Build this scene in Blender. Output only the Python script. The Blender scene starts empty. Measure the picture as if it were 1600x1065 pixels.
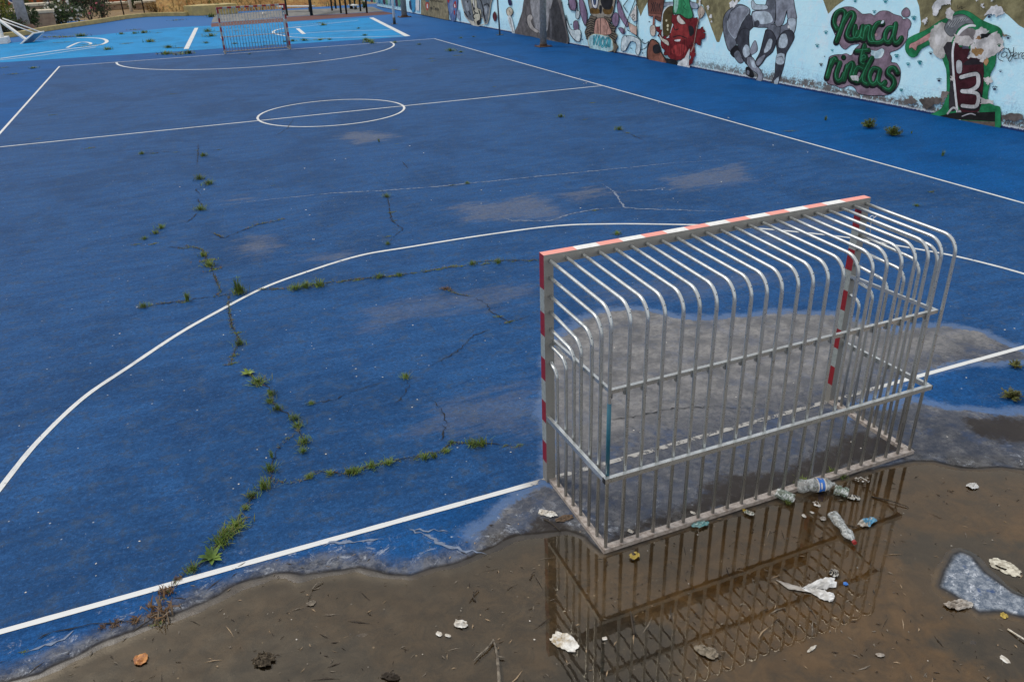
import bpy, math, random
import numpy as np
from mathutils import Vector, Matrix
from mathutils.geometry import tessellate_polygon
R=math.radians
scn=bpy.context.scene; COL=scn.collection
# ------------------------------------------------------------------ camera
FPX=1230.3452; CAM=np.array([-3.9655,-5.1065,4.1455])
CF=np.array([0.32603355614574264,0.8333907497776689,-0.44627567539803886])
CR=np.array([0.924867635793809,-0.37894260376648875,-0.03197435397071113])
CU=np.array([0.19575999726228874,0.4023212164871358,0.8943241371204179])
cd=bpy.data.cameras.new('camera'); cam=bpy.data.objects.new('camera',cd); COL.objects.link(cam); scn.camera=cam
cd.sensor_fit='HORIZONTAL'; cd.sensor_width=36; cd.lens=36*FPX/1600; cd.clip_start=.05; cd.clip_end=2000
cam.matrix_world=Matrix(((CR[0],CU[0],-CF[0],CAM[0]),(CR[1],CU[1],-CF[1],CAM[1]),(CR[2],CU[2],-CF[2],CAM[2]),(0,0,0,1)))
scn.render.resolution_x=1024; scn.render.resolution_y=681
# ------------------------------------------------------------------ light
SUN_EL,SUN_AZ=56,-38      # azimuth measured from +Y towards +X
wd=bpy.data.worlds.new('World'); scn.world=wd; wd.use_nodes=True; wt=wd.node_tree; wt.nodes.clear()
sky=wt.nodes.new('ShaderNodeTexSky'); sky.sky_type='NISHITA'; sky.sun_disc=False
sky.sun_elevation=R(SUN_EL); sky.sun_rotation=R(SUN_AZ)
mx=wt.nodes.new('ShaderNodeMix'); mx.data_type='RGBA'; mx.inputs[0].default_value=.70
mx.inputs[7].default_value=(11.0,11.0,11.1,1)
bg=wt.nodes.new('ShaderNodeBackground'); bg.inputs[1].default_value=.095
wo=wt.nodes.new('ShaderNodeOutputWorld')
wt.links.new(sky.outputs[0],mx.inputs[6]); wt.links.new(mx.outputs[2],bg.inputs[0]); wt.links.new(bg.outputs[0],wo.inputs[0])
sl=bpy.data.lights.new('sun','SUN'); sl.energy=1.75; sl.angle=R(12); sl.color=(1,.95,.88)
so=bpy.data.objects.new('sun',sl); COL.objects.link(so)
sd=Vector((math.sin(R(SUN_AZ))*math.cos(R(SUN_EL)),math.cos(R(SUN_AZ))*math.cos(R(SUN_EL)),math.sin(R(SUN_EL))))
so.rotation_euler=sd.to_track_quat('Z','Y').to_euler()
scn.view_settings.view_transform='Standard'; scn.view_settings.look='None'; scn.view_settings.exposure=0; scn.view_settings.gamma=1
# ------------------------------------------------------------------ picking: photo pixel -> point on a real surface
def ray(q): return CF+CR*(q[0]-800)/FPX-CU*(q[1]-532.5)/FPX
def G(x,y,h=0.0):
    d=ray((x,y)); return Vector(CAM+d*((h-CAM[2])/d[2]))
def mpp(x,y):            # metres per photo pixel at the ground point
    return (G(x,y)-Vector(CAM)).length/FPX
WN=np.array([1,.012,0.]); WC=13.75
def Wp(x,y,off=0.0):
    d=ray((x,y)); t=(WC-off-CAM@WN)/(d@WN); return Vector(CAM+d*t)
def VY(x,y,Y):
    d=ray((x,y)); return Vector(CAM+d*((Y-CAM[1])/d[1]))
# ------------------------------------------------------------------ tagging
def tag(o,label=None,cat=None,group=None,kind=None):
    if label: o['label']=label
    if cat: o['category']=cat
    if group: o['group']=group
    if kind: o['kind']=kind
    return o
def empty(name,loc,label,cat,group=None,rz=0,kind=None):
    o=bpy.data.objects.new(name,None); COL.objects.link(o); o.location=loc; o.rotation_euler=(0,0,rz); o.empty_display_size=.1
    return tag(o,label,cat,group,kind)
class MB:
    def __init__(s): s.v=[];s.f=[];s.m=[];s.sm=[]
    def face(s,idx,m=0,sm=False): s.f.append(tuple(idx)); s.m.append(m); s.sm.append(sm)
    def add(s,vs,fs,m=0,sm=False):
        b=len(s.v); s.v+= [tuple(v) for v in vs]
        for f in fs: s.face([b+i for i in f],m,sm)
    def box(s,a,b,m=0,M=None):
        x0,y0,z0=a;x1,y1,z1=b
        vs=[(x0,y0,z0),(x1,y0,z0),(x1,y1,z0),(x0,y1,z0),(x0,y0,z1),(x1,y0,z1),(x1,y1,z1),(x0,y1,z1)]
        if M is not None: vs=[M@Vector(v) for v in vs]
        s.add(vs,[(0,3,2,1),(4,5,6,7),(0,1,5,4),(1,2,6,5),(2,3,7,6),(3,0,4,7)],m)
    def bar(s,a,b,w,h,m=0,up=(0,0,1)):        # rectangular bar from a to b
        a=Vector(a);b=Vector(b);d=(b-a).normalized();u=Vector(up);r=d.cross(u)
        if r.length<1e-4: r=d.cross(Vector((0,1,0)))
        r.normalize();u=r.cross(d)
        vs=[p+r*(i*w/2)+u*(j*h/2) for p in (a,b) for i,j in ((-1,-1),(1,-1),(1,1),(-1,1))]
        s.add(vs,[(3,2,1,0),(4,5,6,7),(0,1,5,4),(1,2,6,5),(2,3,7,6),(3,0,4,7)],m)
    def tube(s,pts,r,n=10,m=0,cap=True,rs=None):
        pts=[Vector(p) for p in pts]; k=len(pts); b=len(s.v); u=None
        for i,p in enumerate(pts):
            t=(pts[min(i+1,k-1)]-pts[max(i-1,0)]).normalized()
            if u is None: u=t.orthogonal().normalized()
            u=(u-t*u.dot(t)).normalized(); w=t.cross(u); rr=rs[i] if rs else r
            for j in range(n):
                a=2*math.pi*j/n; s.v.append(tuple(p+(u*math.cos(a)+w*math.sin(a))*rr))
        for i in range(k-1):
            for j in range(n):
                s.face((b+i*n+j,b+i*n+(j+1)%n,b+(i+1)*n+(j+1)%n,b+(i+1)*n+j),m,True)
        if cap:
            s.face([b+j for j in range(n)][::-1],m); s.face([b+(k-1)*n+j for j in range(n)],m)
    def build(s,name,mats,parent=None,label=None,cat=None,group=None,kind=None,bevel=0):
        me=bpy.data.meshes.new(name); me.from_pydata(s.v,[],s.f)
        if not isinstance(mats,(list,tuple)): mats=[mats]
        for m in mats: me.materials.append(m)
        me.polygons.foreach_set('material_index',s.m); me.polygons.foreach_set('use_smooth',s.sm); me.update()
        o=bpy.data.objects.new(name,me); COL.objects.link(o)
        if parent is not None: o.parent=parent
        if bevel:
            b=o.modifiers.new('bevel','BEVEL'); b.width=bevel; b.segments=2; b.limit_method='ANGLE'; b.angle_limit=R(40)
        return tag(o,label,cat,group,kind)
def catmull(p,n=8,closed=False):
    p=[Vector(q) for q in p]; k=len(p); out=[]
    for i in range(k if closed else k-1):
        if closed: a,b,c,d=p[(i-1)%k],p[i],p[(i+1)%k],p[(i+2)%k]
        else: a,b,c,d=p[max(i-1,0)],p[i],p[i+1],p[min(i+2,k-1)]
        for j in range(n):
            t=j/n; out.append(.5*((2*b)+(c-a)*t+(2*a-5*b+4*c-d)*t*t+(3*b-a-3*c+d)*t**3))
    if not closed: out.append(p[-1])
    return out
# ------------------------------------------------------------------ shader mini language
class T:
    def __init__(s,name,rough=.6,metal=0):
        s.mat=bpy.data.materials.new(name); s.mat.use_nodes=True; s.t=s.mat.node_tree; s.n=s.t.nodes; s.l=s.t.links
        s.b=s.n['Principled BSDF']; s.b.inputs['Roughness'].default_value=rough; s.b.inputs['Metallic'].default_value=metal
        s.out=s.n['Material Output']; s._p=None
    def put(s,sock,v):
        if isinstance(v,(int,float)): sock.default_value=v
        elif isinstance(v,tuple): sock.default_value=(v+(1,))[:4] if len(sock.default_value)==4 else v[:3]
        else: s.l.new(v,sock)
    def m(s,op,a,b=0,c=None):
        k=s.n.new('ShaderNodeMath'); k.operation=op; s.put(k.inputs[0],a); s.put(k.inputs[1],b)
        if c is not None: s.put(k.inputs[2],c)
        return k.outputs[0]
    def add(s,a,b): return s.m('ADD',a,b)
    def sub(s,a,b): return s.m('SUBTRACT',a,b)
    def mul(s,a,b): return s.m('MULTIPLY',a,b)
    def ss(s,x,a,b,lo=0.,hi=1.):              # smoothstep a..b -> lo..hi
        k=s.n.new('ShaderNodeMapRange'); k.interpolation_type='SMOOTHSTEP'
        s.put(k.inputs['Value'],x); s.put(k.inputs['From Min'],a); s.put(k.inputs['From Max'],b); s.put(k.inputs['To Min'],lo); s.put(k.inputs['To Max'],hi)
        return k.outputs[0]
    def mix(s,f,a,b):
        k=s.n.new('ShaderNodeMix'); k.data_type='RGBA'; s.put(k.inputs[0],f); s.put(k.inputs[6],a); s.put(k.inputs[7],b); return k.outputs[2]
    def pos(s):
        if s._p is None: s._p=s.n.new('ShaderNodeNewGeometry').outputs['Position']
        return s._p
    def obj(s): return s.n.new('ShaderNodeTexCoord').outputs['Object']
    def sc(s,v,x=1,y=1,z=1,rot=0):
        k=s.n.new('ShaderNodeMapping'); k.inputs['Scale'].default_value=(x,y,z); k.inputs['Rotation'].default_value=(0,0,rot); s.l.new(v,k.inputs[0]); return k.outputs[0]
    def noise(s,v,scale=1,det=4,rough=.55,dist=0):
        k=s.n.new('ShaderNodeTexNoise'); s.l.new(v,k.inputs['Vector']); k.inputs['Scale'].default_value=scale; k.inputs['Detail'].default_value=det
        k.inputs['Roughness'].default_value=rough; k.inputs['Distortion'].default_value=dist; return k.outputs[0]
    def vor(s,v,scale,feat='F1'):
        k=s.n.new('ShaderNodeTexVoronoi'); k.feature=feat; s.l.new(v,k.inputs['Vector']); k.inputs['Scale'].default_value=scale; return k
    def attr(s,nm): k=s.n.new('ShaderNodeAttribute'); k.attribute_name=nm; return k.outputs['Fac']
    def xyz(s,v): k=s.n.new('ShaderNodeSeparateXYZ'); s.l.new(v,k.inputs[0]); return k.outputs
    def rnd(s): return s.n.new('ShaderNodeObjectInfo').outputs['Random']
    def col(s,c): s.put(s.b.inputs['Base Color'],c)
    def rough(s,c): s.put(s.b.inputs['Roughness'],c)
    def bump(s,h,st=.3,d=.01):
        k=s.n.new('ShaderNodeBump'); k.inputs['Strength'].default_value=st; k.inputs['Distance'].default_value=d; s.put(k.inputs['Height'],h); s.l.new(k.outputs[0],s.b.inputs['Normal'])
def simple(name,c,rough=.6,metal=0,var=.25,scale=20,bump=0,spec=None,c2=None):
    t=T(name,rough,metal); n=t.noise(t.obj(),scale,5,.6)
    c2=c2 or tuple(x*(1-var) for x in c); c1=tuple(min(1,x*(1+var*.6)) for x in c)
    t.col(t.mix(t.ss(n,.3,.7),c2,c1))
    if bump: t.bump(n,bump,.01)
    if spec is not None: t.b.inputs['Specular IOR Level'].default_value=spec
    return t.mat
# ------------------------------------------------------------------ numeric noise for terrain
rng=np.random.RandomState(7)
def vnoise(x,y,s,seed=0):
    r=np.random.RandomState(seed); tb=r.rand(256,256)
    x=x*s;y=y*s; xi=np.floor(x).astype(int);yi=np.floor(y).astype(int);fx=x-xi;fy=y-yi
    fx=fx*fx*(3-2*fx);fy=fy*fy*(3-2*fy)
    g=lambda i,j: tb[i%256,j%256]
    return (g(xi,yi)*(1-fx)+g(xi+1,yi)*fx)*(1-fy)+(g(xi,yi+1)*(1-fx)+g(xi+1,yi+1)*fx)*fy
def fbm(x,y,s,o=4,seed=0):
    a=1;t=0;w=0
    for i in range(o): t=t+a*vnoise(x,y,s*2**i,seed+i);w+=a;a*=.5
    return t/w
def sdf(X,Y,poly):     # + inside
    P=np.array(poly,float); n=len(P); d=np.full(X.shape,1e9); ins=np.zeros(X.shape,bool)
    for i in range(n):
        ax,ay=P[i];bx,by=P[(i+1)%n]; ex,ey=bx-ax,by-ay
        t=np.clip(((X-ax)*ex+(Y-ay)*ey)/(ex*ex+ey*ey+1e-12),0,1)
        d=np.minimum(d,(X-ax-t*ex)**2+(Y-ay-t*ey)**2)
        c=((ay>Y)!=(by>Y)); 
        with np.errstate(divide='ignore',invalid='ignore'): c&=(X<(bx-ax)*(Y-ay)/(by-ay+1e-12)+ax)
        ins^=c
    return np.where(ins,1,-1)*np.sqrt(d)
def gp(pts): return [tuple(G(*p)[:2]) for p in pts]
# ------------------------------------------------------------------ ground sheet
CW,CL=8.854,37.352
MUD=gp([(-160,1130),(-20,1072),(60,1054),(110,1031),(170,1001),(240,975),(300,948),(345,930),(390,905),(430,893),(470,897),(520,889),(560,884),(600,893),(640,898),(690,881),(730,869),(770,856),(810,839),(850,833),(885,832),(910,842),(940,868),(1000,849),(1100,816),(1200,783),(1300,749),(1380,729),(1430,722),(1460,722),(1500,731),(1560,728),(1600,733),(1760,738)])+[(9.5,-3.5),(9.5,-5.6),(-8.2,-5.6),(-8.2,-2.5)]
ISL=gp([(1486,864),(1500,859),(1520,868),(1540,893),(1556,905),(1582,925),(1612,936),(1640,960),(1600,964),(1565,955),(1530,956),(1510,942),(1484,926),(1467,917),(1474,890)])
GREY=[gp([(858,562),(872,528),(905,500),(940,487),(980,482),(1020,487),(1060,497),(1120,499),(1180,494),(1240,487),(1300,492),(1350,507),(1400,520),(1440,512),(1480,509),(1530,520),(1575,543),(1610,562),(1560,566),(1500,560),(1450,572),(1400,590),(1330,628),(1250,648),(1200,650),(1100,690),(1000,715),(930,735),(875,740)]),
      gp([(870,700),(960,690),(1100,650),(1290,615),(1330,625),(1300,720),(1180,780),(1000,840),(945,862),(900,820),(862,770)]),
      gp([(742,832),(795,792),(850,757),(905,772),(930,800),(980,826),(1060,802),(1090,765),(1140,735),(1230,730),(1300,700),(1330,660),(1330,632),(1380,645),(1425,625),(1500,640),(1600,650),(1720,655),(1720,760),(1430,740),(1200,800),(940,880),(850,850),(790,865),(750,862)])]
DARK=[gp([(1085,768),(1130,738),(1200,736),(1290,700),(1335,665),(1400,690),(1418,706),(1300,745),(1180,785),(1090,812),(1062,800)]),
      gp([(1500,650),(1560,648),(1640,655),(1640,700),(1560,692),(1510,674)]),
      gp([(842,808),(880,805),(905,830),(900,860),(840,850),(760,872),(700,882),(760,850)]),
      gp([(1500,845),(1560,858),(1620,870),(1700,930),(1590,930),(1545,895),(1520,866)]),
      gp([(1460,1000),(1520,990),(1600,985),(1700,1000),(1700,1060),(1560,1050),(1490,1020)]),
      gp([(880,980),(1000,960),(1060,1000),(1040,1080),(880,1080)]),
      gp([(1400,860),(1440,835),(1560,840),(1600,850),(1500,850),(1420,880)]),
      gp([(948,852),(1100,806),(1300,742),(1428,704),(1400,692),(1290,716),(1090,775),(952,832)]),  # contact shade inside the rear base bar, painted as darker silt
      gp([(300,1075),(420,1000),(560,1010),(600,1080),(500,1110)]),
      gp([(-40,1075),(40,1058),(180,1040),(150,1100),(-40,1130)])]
STAIN=[gp([(520,214),(545,205),(590,206),(625,211),(600,220),(555,225)]),
       gp([(365,392),(385,365),(415,368),(440,385),(415,400),(380,402)]),
       gp([(700,322),(845,303),(890,331),(880,344),(725,348)]),
       gp([(870,304),(930,292),(965,300),(900,315)]),
       gp([(1030,278),(1160,255),(1180,285),(1060,300)]),
       gp([(345,312),(385,306),(392,311),(355,317)]),
       gp([(470,400),(540,392),(560,400),(500,412)]),
       gp([(560,480),(700,455),(830,440),(840,470),(650,500),(560,520)]),
       gp([(690,620),(845,590),(848,690),(740,680),(620,690)]),
       gp([(905,455),(1090,430),(1250,420),(1150,460),(940,480)]),
       gp([(1150,350),(1280,330),(1330,350),(1200,390)])]
def axis(parts):
    o=[parts[0][0]]
    for a,b,s in parts:
        n=max(1,int(round((b-a)/s))); o+=list(a+(b-a)*np.arange(1,n+1)/n)
    return np.array(o)
gx=axis([(-260,-60,20),(-60,-16,2),(-16,-8.2,.3),(-8.2,9.5,.026),(9.5,16,.3),(16,60,2),(60,260,20)])
gy=axis([(-60,-12,4),(-12,-5.2,.3),(-5.2,2.6,.026),(2.6,9,.05),(9,20,.12),(20,60,.5),(60,100,2),(100,400,30)])
XX,YY=np.meshgrid(gx,gy); ny,nx=XX.shape; X=XX.ravel();Y=YY.ravel()
near=(X>-9)&(X<10.5)&(Y>-5.9)&(Y<24)
def fld(polys,sign=-9.):
    d=np.full(X.shape,sign)
    for p in polys: d[near]=np.maximum(d[near],sdf(X[near],Y[near],p))
    return d
dmud=fld([MUD]); disl=fld([ISL]); wob=(fbm(X,Y,2.2,4,3)-.5)*.12
dmud=np.where(near,np.minimum(dmud+wob,-(disl+wob*.4)),-9)
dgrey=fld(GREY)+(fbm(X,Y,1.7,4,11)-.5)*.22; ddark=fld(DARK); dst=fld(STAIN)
inside=np.clip(dmud/.09,0,1); 
h=inside*(-.0145)+np.clip(dmud/.05,0,1)*((fbm(X,Y,1.4,6,21)-.5)*.017+(fbm(X,Y,8,4,31)-.5)*.012)
# clearer, deeper pool under the goal's back
pool=np.exp(-(((X-.35)/1.9)**2+((Y+1.9)/.62)**2)); h-=inside*pool*.0062
h+=np.where((dmud>-.35)&(dmud<0),.004*(fbm(X,Y,14,3,5)-.3)*np.clip(1+dmud/.35,0,1),0)+np.where(disl>0,.007*(fbm(X,Y,7,4,55)-.2),0)
ter=np.clip((Y-60)/40,0,1)*0
V=np.column_stack([X,Y,h+ter]).astype(np.float32)
i=np.arange((ny-1)*(nx-1)); r_=i//(nx-1); c_=i%(nx-1); a=r_*nx+c_
Q=np.column_stack([a,a+1,a+1+nx,a+nx]).astype(np.int32)
me=bpy.data.meshes.new('ground'); me.vertices.add(len(V)); me.vertices.foreach_set('co',V.ravel())
me.loops.add(Q.size); me.loops.foreach_set('vertex_index',Q.ravel()); me.polygons.add(len(Q))
me.polygons.foreach_set('loop_start',np.arange(0,Q.size,4,dtype=np.int32)); me.polygons.foreach_set('loop_total',np.full(len(Q),4,np.int32))
me.polygons.foreach_set('use_smooth',np.ones(len(Q),bool)); me.update(calc_edges=True)
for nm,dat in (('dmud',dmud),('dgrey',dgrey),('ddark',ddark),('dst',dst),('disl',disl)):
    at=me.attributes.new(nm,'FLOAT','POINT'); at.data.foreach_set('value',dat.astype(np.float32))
ground=bpy.data.objects.new('ground',me); COL.objects.link(ground); tag(ground,kind='structure')
def court_detail(t,P,c1,c2,c3):
    """worn acrylic court paint: brushed streaks, blotches, scuffs and specks"""
    st=t.noise(t.sc(P,.8,3.0,1,R(-4)),1.5,9,.72,.8); st2=t.noise(t.sc(P,1.2,11,1,R(-7)),1.7,6,.7)
    bl=t.noise(P,.45,7,.7,.6); gr=t.noise(P,70,4,.8); md=t.noise(P,6,9,.8); g2=t.noise(P,24,6,.8)
    dk=tuple(x*.48 for x in c1)
    c=t.mix(t.ss(st,.36,.64),c1,c2)
    c=t.mix(t.mul(t.ss(bl,.46,.60),.42),c,dk)
    c=t.mix(t.mul(t.ss(md,.50,.60),.6),c,c3)
    c=t.mix(t.mul(t.ss(st2,.54,.72),.20),c,tuple(min(1,x*1.6+.02) for x in c2))
    c=t.mix(t.mul(t.ss(g2,.50,.58),.5),c,dk); c=t.mix(t.mul(t.ss(g2,.38,.46,1,0),.38),c,tuple(x*1.5+.012 for x in c2))
    c=t.mix(t.mul(t.ss(gr,.44,.64),.5),c,tuple(x*.45 for x in c1)); c=t.mix(t.mul(t.ss(gr,.30,.42,1,0),.25),c,tuple(x*1.9+.02 for x in c2))
    for k,(rot,sx,sy,g0) in enumerate(((35,2.2,5,.55),(-50,1.2,3,.58),(8,.9,4,.57))):
        sc_=t.noise(t.sc(P,sx,sy,1,R(rot)),2.4+k,3,.55,1.8); ln=t.ss(t.m('ABSOLUTE',t.sub(sc_,.5)),.0,.005,1,0)
        gate=t.ss(t.noise(P,1.9+k,5,.7),g0,g0+.06); c=t.mix(t.mul(t.mul(ln,gate),.38),c,(.24,.27,.31))
    for sc1,th_,am in ((9,.82,.8),(23,.86,.7)):
        v=t.vor(P,sc1); spot=t.ss(v.outputs['Distance'],.05,.10,1,0); cc=t.xyz(v.outputs['Color'])
        c=t.mix(t.mul(t.mul(spot,t.ss(cc[0],th_,th_+.03)),am),c,(.34,.37,.41))
    pl=t.mul(t.ss(t.noise(P,13,9,.85),.62,.68),t.ss(t.noise(P,.8,4,.6),.42,.6)); c=t.mix(t.mul(pl,.55),c,(.16,.175,.20))
    return c,gr,md
t=T('ground',.62); t.b.inputs['Specular IOR Level'].default_value=.05; P=t.pos(); xyz=t.xyz(P); PX,PY=xyz[0],xyz[1]
inn,gr,md=court_detail(t,P,(.012,.061,.178),(.022,.090,.240),(.055,.088,.140))
out_,_,_=court_detail(t,P,(.0015,.064,.220),(.002,.085,.285),(.006,.080,.215))
wx=t.ss(t.m('ABSOLUTE',PX),CW-.02,CW+.02); wy0=t.ss(PY,-.02,.02,.45,0); wy1=t.ss(PY,CL-.02,CL+.02)
wout=t.m('MAXIMUM',wx,t.m('MAXIMUM',wy0,wy1)); c=t.mix(wout,inn,out_)
# far apron is sun-bleached
bleach=t.mul(t.ss(PY,34,60),.75); c=t.mix(bleach,c,(.040,.145,.36))
nA=t.noise(P,3.2,7,.7); nB=t.noise(P,19,8,.82); nC=t.noise(P,1.1,5,.6)
# beige dusty stains
fst=t.ss(t.add(t.attr('dst'),t.mul(t.sub(t.noise(t.sc(P,.7,2.4,1),2.2,9,.8),.5),2.0)),-.12,.30); c=t.mix(t.mul(t.mul(fst,t.ss(t.noise(P,11,8,.85),.34,.60,.35,1)),t.ss(PY,4.5,9,.26,.46)),c,t.mix(nB,(.16,.15,.14),(.21,.20,.185)))
# grey dried water stain
dg=t.add(t.add(t.attr('dgrey'),t.mul(t.sub(nA,.5),.34)),t.mul(t.sub(nB,.5),.22)); gcol=t.mix(t.ss(nA,.35,.65),(.115,.113,.112),(.25,.24,.228)); gcol=t.mix(t.mul(t.ss(nB,.46,.62),.65),gcol,t.mix(t.ss(PY,.1,.5),(.035,.033,.034),(.11,.108,.105))); gcol=t.mix(t.mul(t.ss(nB,.30,.42,1,0),.4),gcol,(.31,.30,.29))
gcol=t.mix(t.mul(t.ss(t.noise(P,2.3,7,.75),.5,.62),t.ss(PY,.15,.4,.62,.18)),gcol,(.042,.082,.18)); gcol=t.mix(t.mul(t.ss(t.noise(P,7,8,.8),.56,.66),t.ss(PY,.1,.5,.8,.25)),gcol,(.028,.024,.022))
c=t.mix(t.mul(t.ss(dg,-.025,.03),.92),c,gcol)
c=t.mix(t.mul(t.mul(t.ss(dg,-.02,.04),t.ss(PY,-.1,.75,1,0)),t.ss(t.noise(P,3.4,8,.8),.38,.56,.25,.75)),c,(.045,.055,.080)); rim=t.mul(t.ss(dg,-.17,-.06),t.ss(dg,-.03,.04,1,0)); c=t.mix(t.mul(rim,.5),c,(.15,.21,.33))
dm=t.attr('dmud'); 
# grey speckled fringe along the mud
fr=t.ss(t.add(dm,t.mul(t.sub(nA,.5),.34)),-.24,-.05); fz_=t.noise(P,7.5,9,.82,.5); fcol=t.mix(t.ss(fz_,.40,.60),(.040,.039,.040),(.155,.150,.145)); fcol=t.mix(t.mul(t.ss(nC,.50,.6),.6),fcol,(.05,.085,.16)); fcol=t.mix(t.mul(t.ss(nB,.54,.66),.6),fcol,(.3,.3,.3)); fcol=t.mix(t.mul(t.ss(nB,.34,.46,1,0),.6),fcol,(.022,.021,.022)); c=t.mix(t.mul(fr,.82),c,fcol)
salt=t.mul(t.ss(t.noise(P,5,9,.85,.8),.55,.62),t.ss(dm,-.5,-.2)); c=t.mix(t.mul(salt,.55),c,(.42,.45,.50))
# island of bare slab in the mud, white wet glints painted into its colour
di=t.attr('disl'); icol=t.mix(t.ss(nB,.4,.65),(.085,.11,.15),(.30,.33,.37)); icol=t.mix(t.mul(t.ss(t.noise(t.sc(P,1,1.7,1,R(40)),9,8,.8,.5),.55,.62),.8),icol,(.60,.63,.68)); icol=t.mix(t.ss(t.noise(P,6,4,.6),.56,.64),icol,(.05,.085,.18)); c=t.mix(t.ss(di,-.02,.02),c,icol)
# dark wet silt, plus contact shade painted along the goal's rear bar
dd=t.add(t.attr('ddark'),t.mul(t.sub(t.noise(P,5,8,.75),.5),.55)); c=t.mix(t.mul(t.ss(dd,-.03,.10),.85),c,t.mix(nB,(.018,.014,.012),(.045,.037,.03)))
# mud
sw=t.noise(t.sc(P,1,1.8,1,R(20)),1.6,8,.68,1.2); fine=t.noise(P,34,6,.8); mid=t.noise(P,6,7,.75,.6)
mud=t.mix(t.ss(nC,.38,.62),(.15,.098,.042),(.215,.142,.065)); mud=t.mix(t.mul(t.ss(sw,.44,.58),.75),mud,(.070,.048,.027)); mud=t.mix(t.mul(t.ss(sw,.56,.60),t.mul(t.ss(sw,.60,.64,1,0),.5)),mud,(.24,.19,.13))
mud=t.mix(t.mul(t.ss(mid,.50,.62),.6),mud,(.26,.185,.11)); mud=t.mix(t.mul(t.ss(mid,.36,.46,1,0),.65),mud,(.045,.031,.018)); mud=t.mix(t.mul(t.mul(t.ss(t.m('ABSOLUTE',t.sub(t.noise(t.sc(P,1,1.5,1,R(25)),3.2,5,.65,2.2),.5)),.0,.012,1,0),t.ss(nA,.45,.6)),.6),mud,(.020,.015,.010)); mud=t.mix(t.mul(t.ss(fine,.52,.62),.6),mud,(.045,.034,.024)); mud=t.mix(t.mul(t.ss(fine,.36,.44,1,0),.5),mud,(.23,.185,.13))
poolm=t.mul(t.ss(t.m('ABSOLUTE',t.sub(PX,.35)),1.5,2.3,1,0),.85); mud=t.mix(t.mul(poolm,t.ss(nA,.25,.6,.55,1)),mud,t.mix(t.ss(mid,.35,.62),(.055,.028,.002),(.135,.072,.010)))
rt=t.ss(PX,2.2,3.2); mud=t.mix(t.mul(rt,t.ss(mid,.3,.6,.4,.8)),mud,(.46,.30,.13))
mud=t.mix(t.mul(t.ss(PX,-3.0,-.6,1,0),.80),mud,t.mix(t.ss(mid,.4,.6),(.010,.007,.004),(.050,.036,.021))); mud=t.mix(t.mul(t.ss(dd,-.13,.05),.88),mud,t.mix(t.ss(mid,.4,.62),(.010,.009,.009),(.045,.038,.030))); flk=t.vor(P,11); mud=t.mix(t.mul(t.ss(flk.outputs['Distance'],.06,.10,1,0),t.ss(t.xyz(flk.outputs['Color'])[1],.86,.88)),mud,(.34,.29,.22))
fm=t.ss(dm,-.012,.012); c=t.mix(fm,c,mud)
mud=None
c=t.mix(t.mul(t.ss(dm,-.01,.02),t.mul(t.ss(dm,.05,.35,1,0),.55)),c,(.045,.036,.027))
edge=t.mul(t.ss(dm,-.045,-.005),t.ss(dm,.0,.03,1,0)); c=t.mix(t.mul(edge,.8),c,(.02,.016,.012))
# beyond the court: dusty ground
far=t.m('MAXIMUM',t.ss(PY,71,72),t.m('MAXIMUM',t.ss(PX,13.9,14),t.ss(PX,-20,-19,1,0))); c=t.mix(far,c,t.mix(t.noise(P,.6,6,.7),(.16,.10,.045),(.30,.21,.11)))
t.col(c); t.rough(t.add(t.mul(fm,-.26),t.add(.52,t.mul(gr,.2)))); t.put(t.b.inputs['Specular IOR Level'],t.ss(fm,0,1,.05,.5))
t.bump(t.add(t.mul(gr,.5),t.mul(nB,t.add(.5,fm))),.35,.004)
me.materials.append(t.mat)
# ------------------------------------------------------------------ water film over the silt
t=T('muddy_water'); n=t.n; n.remove(t.b)
tr=n.new('ShaderNodeBsdfTransparent'); tr.inputs[0].default_value=(.93,.86,.74,1)
df=n.new('ShaderNodeBsdfDiffuse'); df.inputs[0].default_value=(.13,.088,.050,1)
m1=n.new('ShaderNodeMixShader'); t.put(m1.inputs[0],t.ss(t.noise(t.pos(),1.4,4,.6),.3,.75,.0,.05)); t.l.new(tr.outputs[0],m1.inputs[1]); t.l.new(df.outputs[0],m1.inputs[2])
gl=n.new('ShaderNodeBsdfGlossy'); gl.inputs[0].default_value=(1,.92,.78,1); gl.inputs['Roughness'].default_value=.012
fz=n.new('ShaderNodeFresnel'); fz.inputs[0].default_value=1.62; m2=n.new('ShaderNodeMixShader')
bp_=n.new('ShaderNodeBump'); bp_.inputs['Strength'].default_value=.035; bp_.inputs['Distance'].default_value=.01; t.put(bp_.inputs['Height'],t.noise(t.pos(),7,3,.5))
for q in (gl,fz): t.l.new(bp_.outputs[0],q.inputs['Normal'])
t.l.new(t.mul(fz.outputs[0],1.0),m2.inputs[0]); t.l.new(m1.outputs[0],m2.inputs[1]); t.l.new(gl.outputs[0],m2.inputs[2]); t.l.new(m2.outputs[0],t.out.inputs[0])
b=MB(); b.add([(-8.1,-5.5,-.0075),(9.3,-5.5,-.0075),(9.3,-.12,-.0075),(-8.1,-.12,-.0075)],[(0,1,2,3)]); b.build('puddle_water',t.mat,kind='structure')
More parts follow.
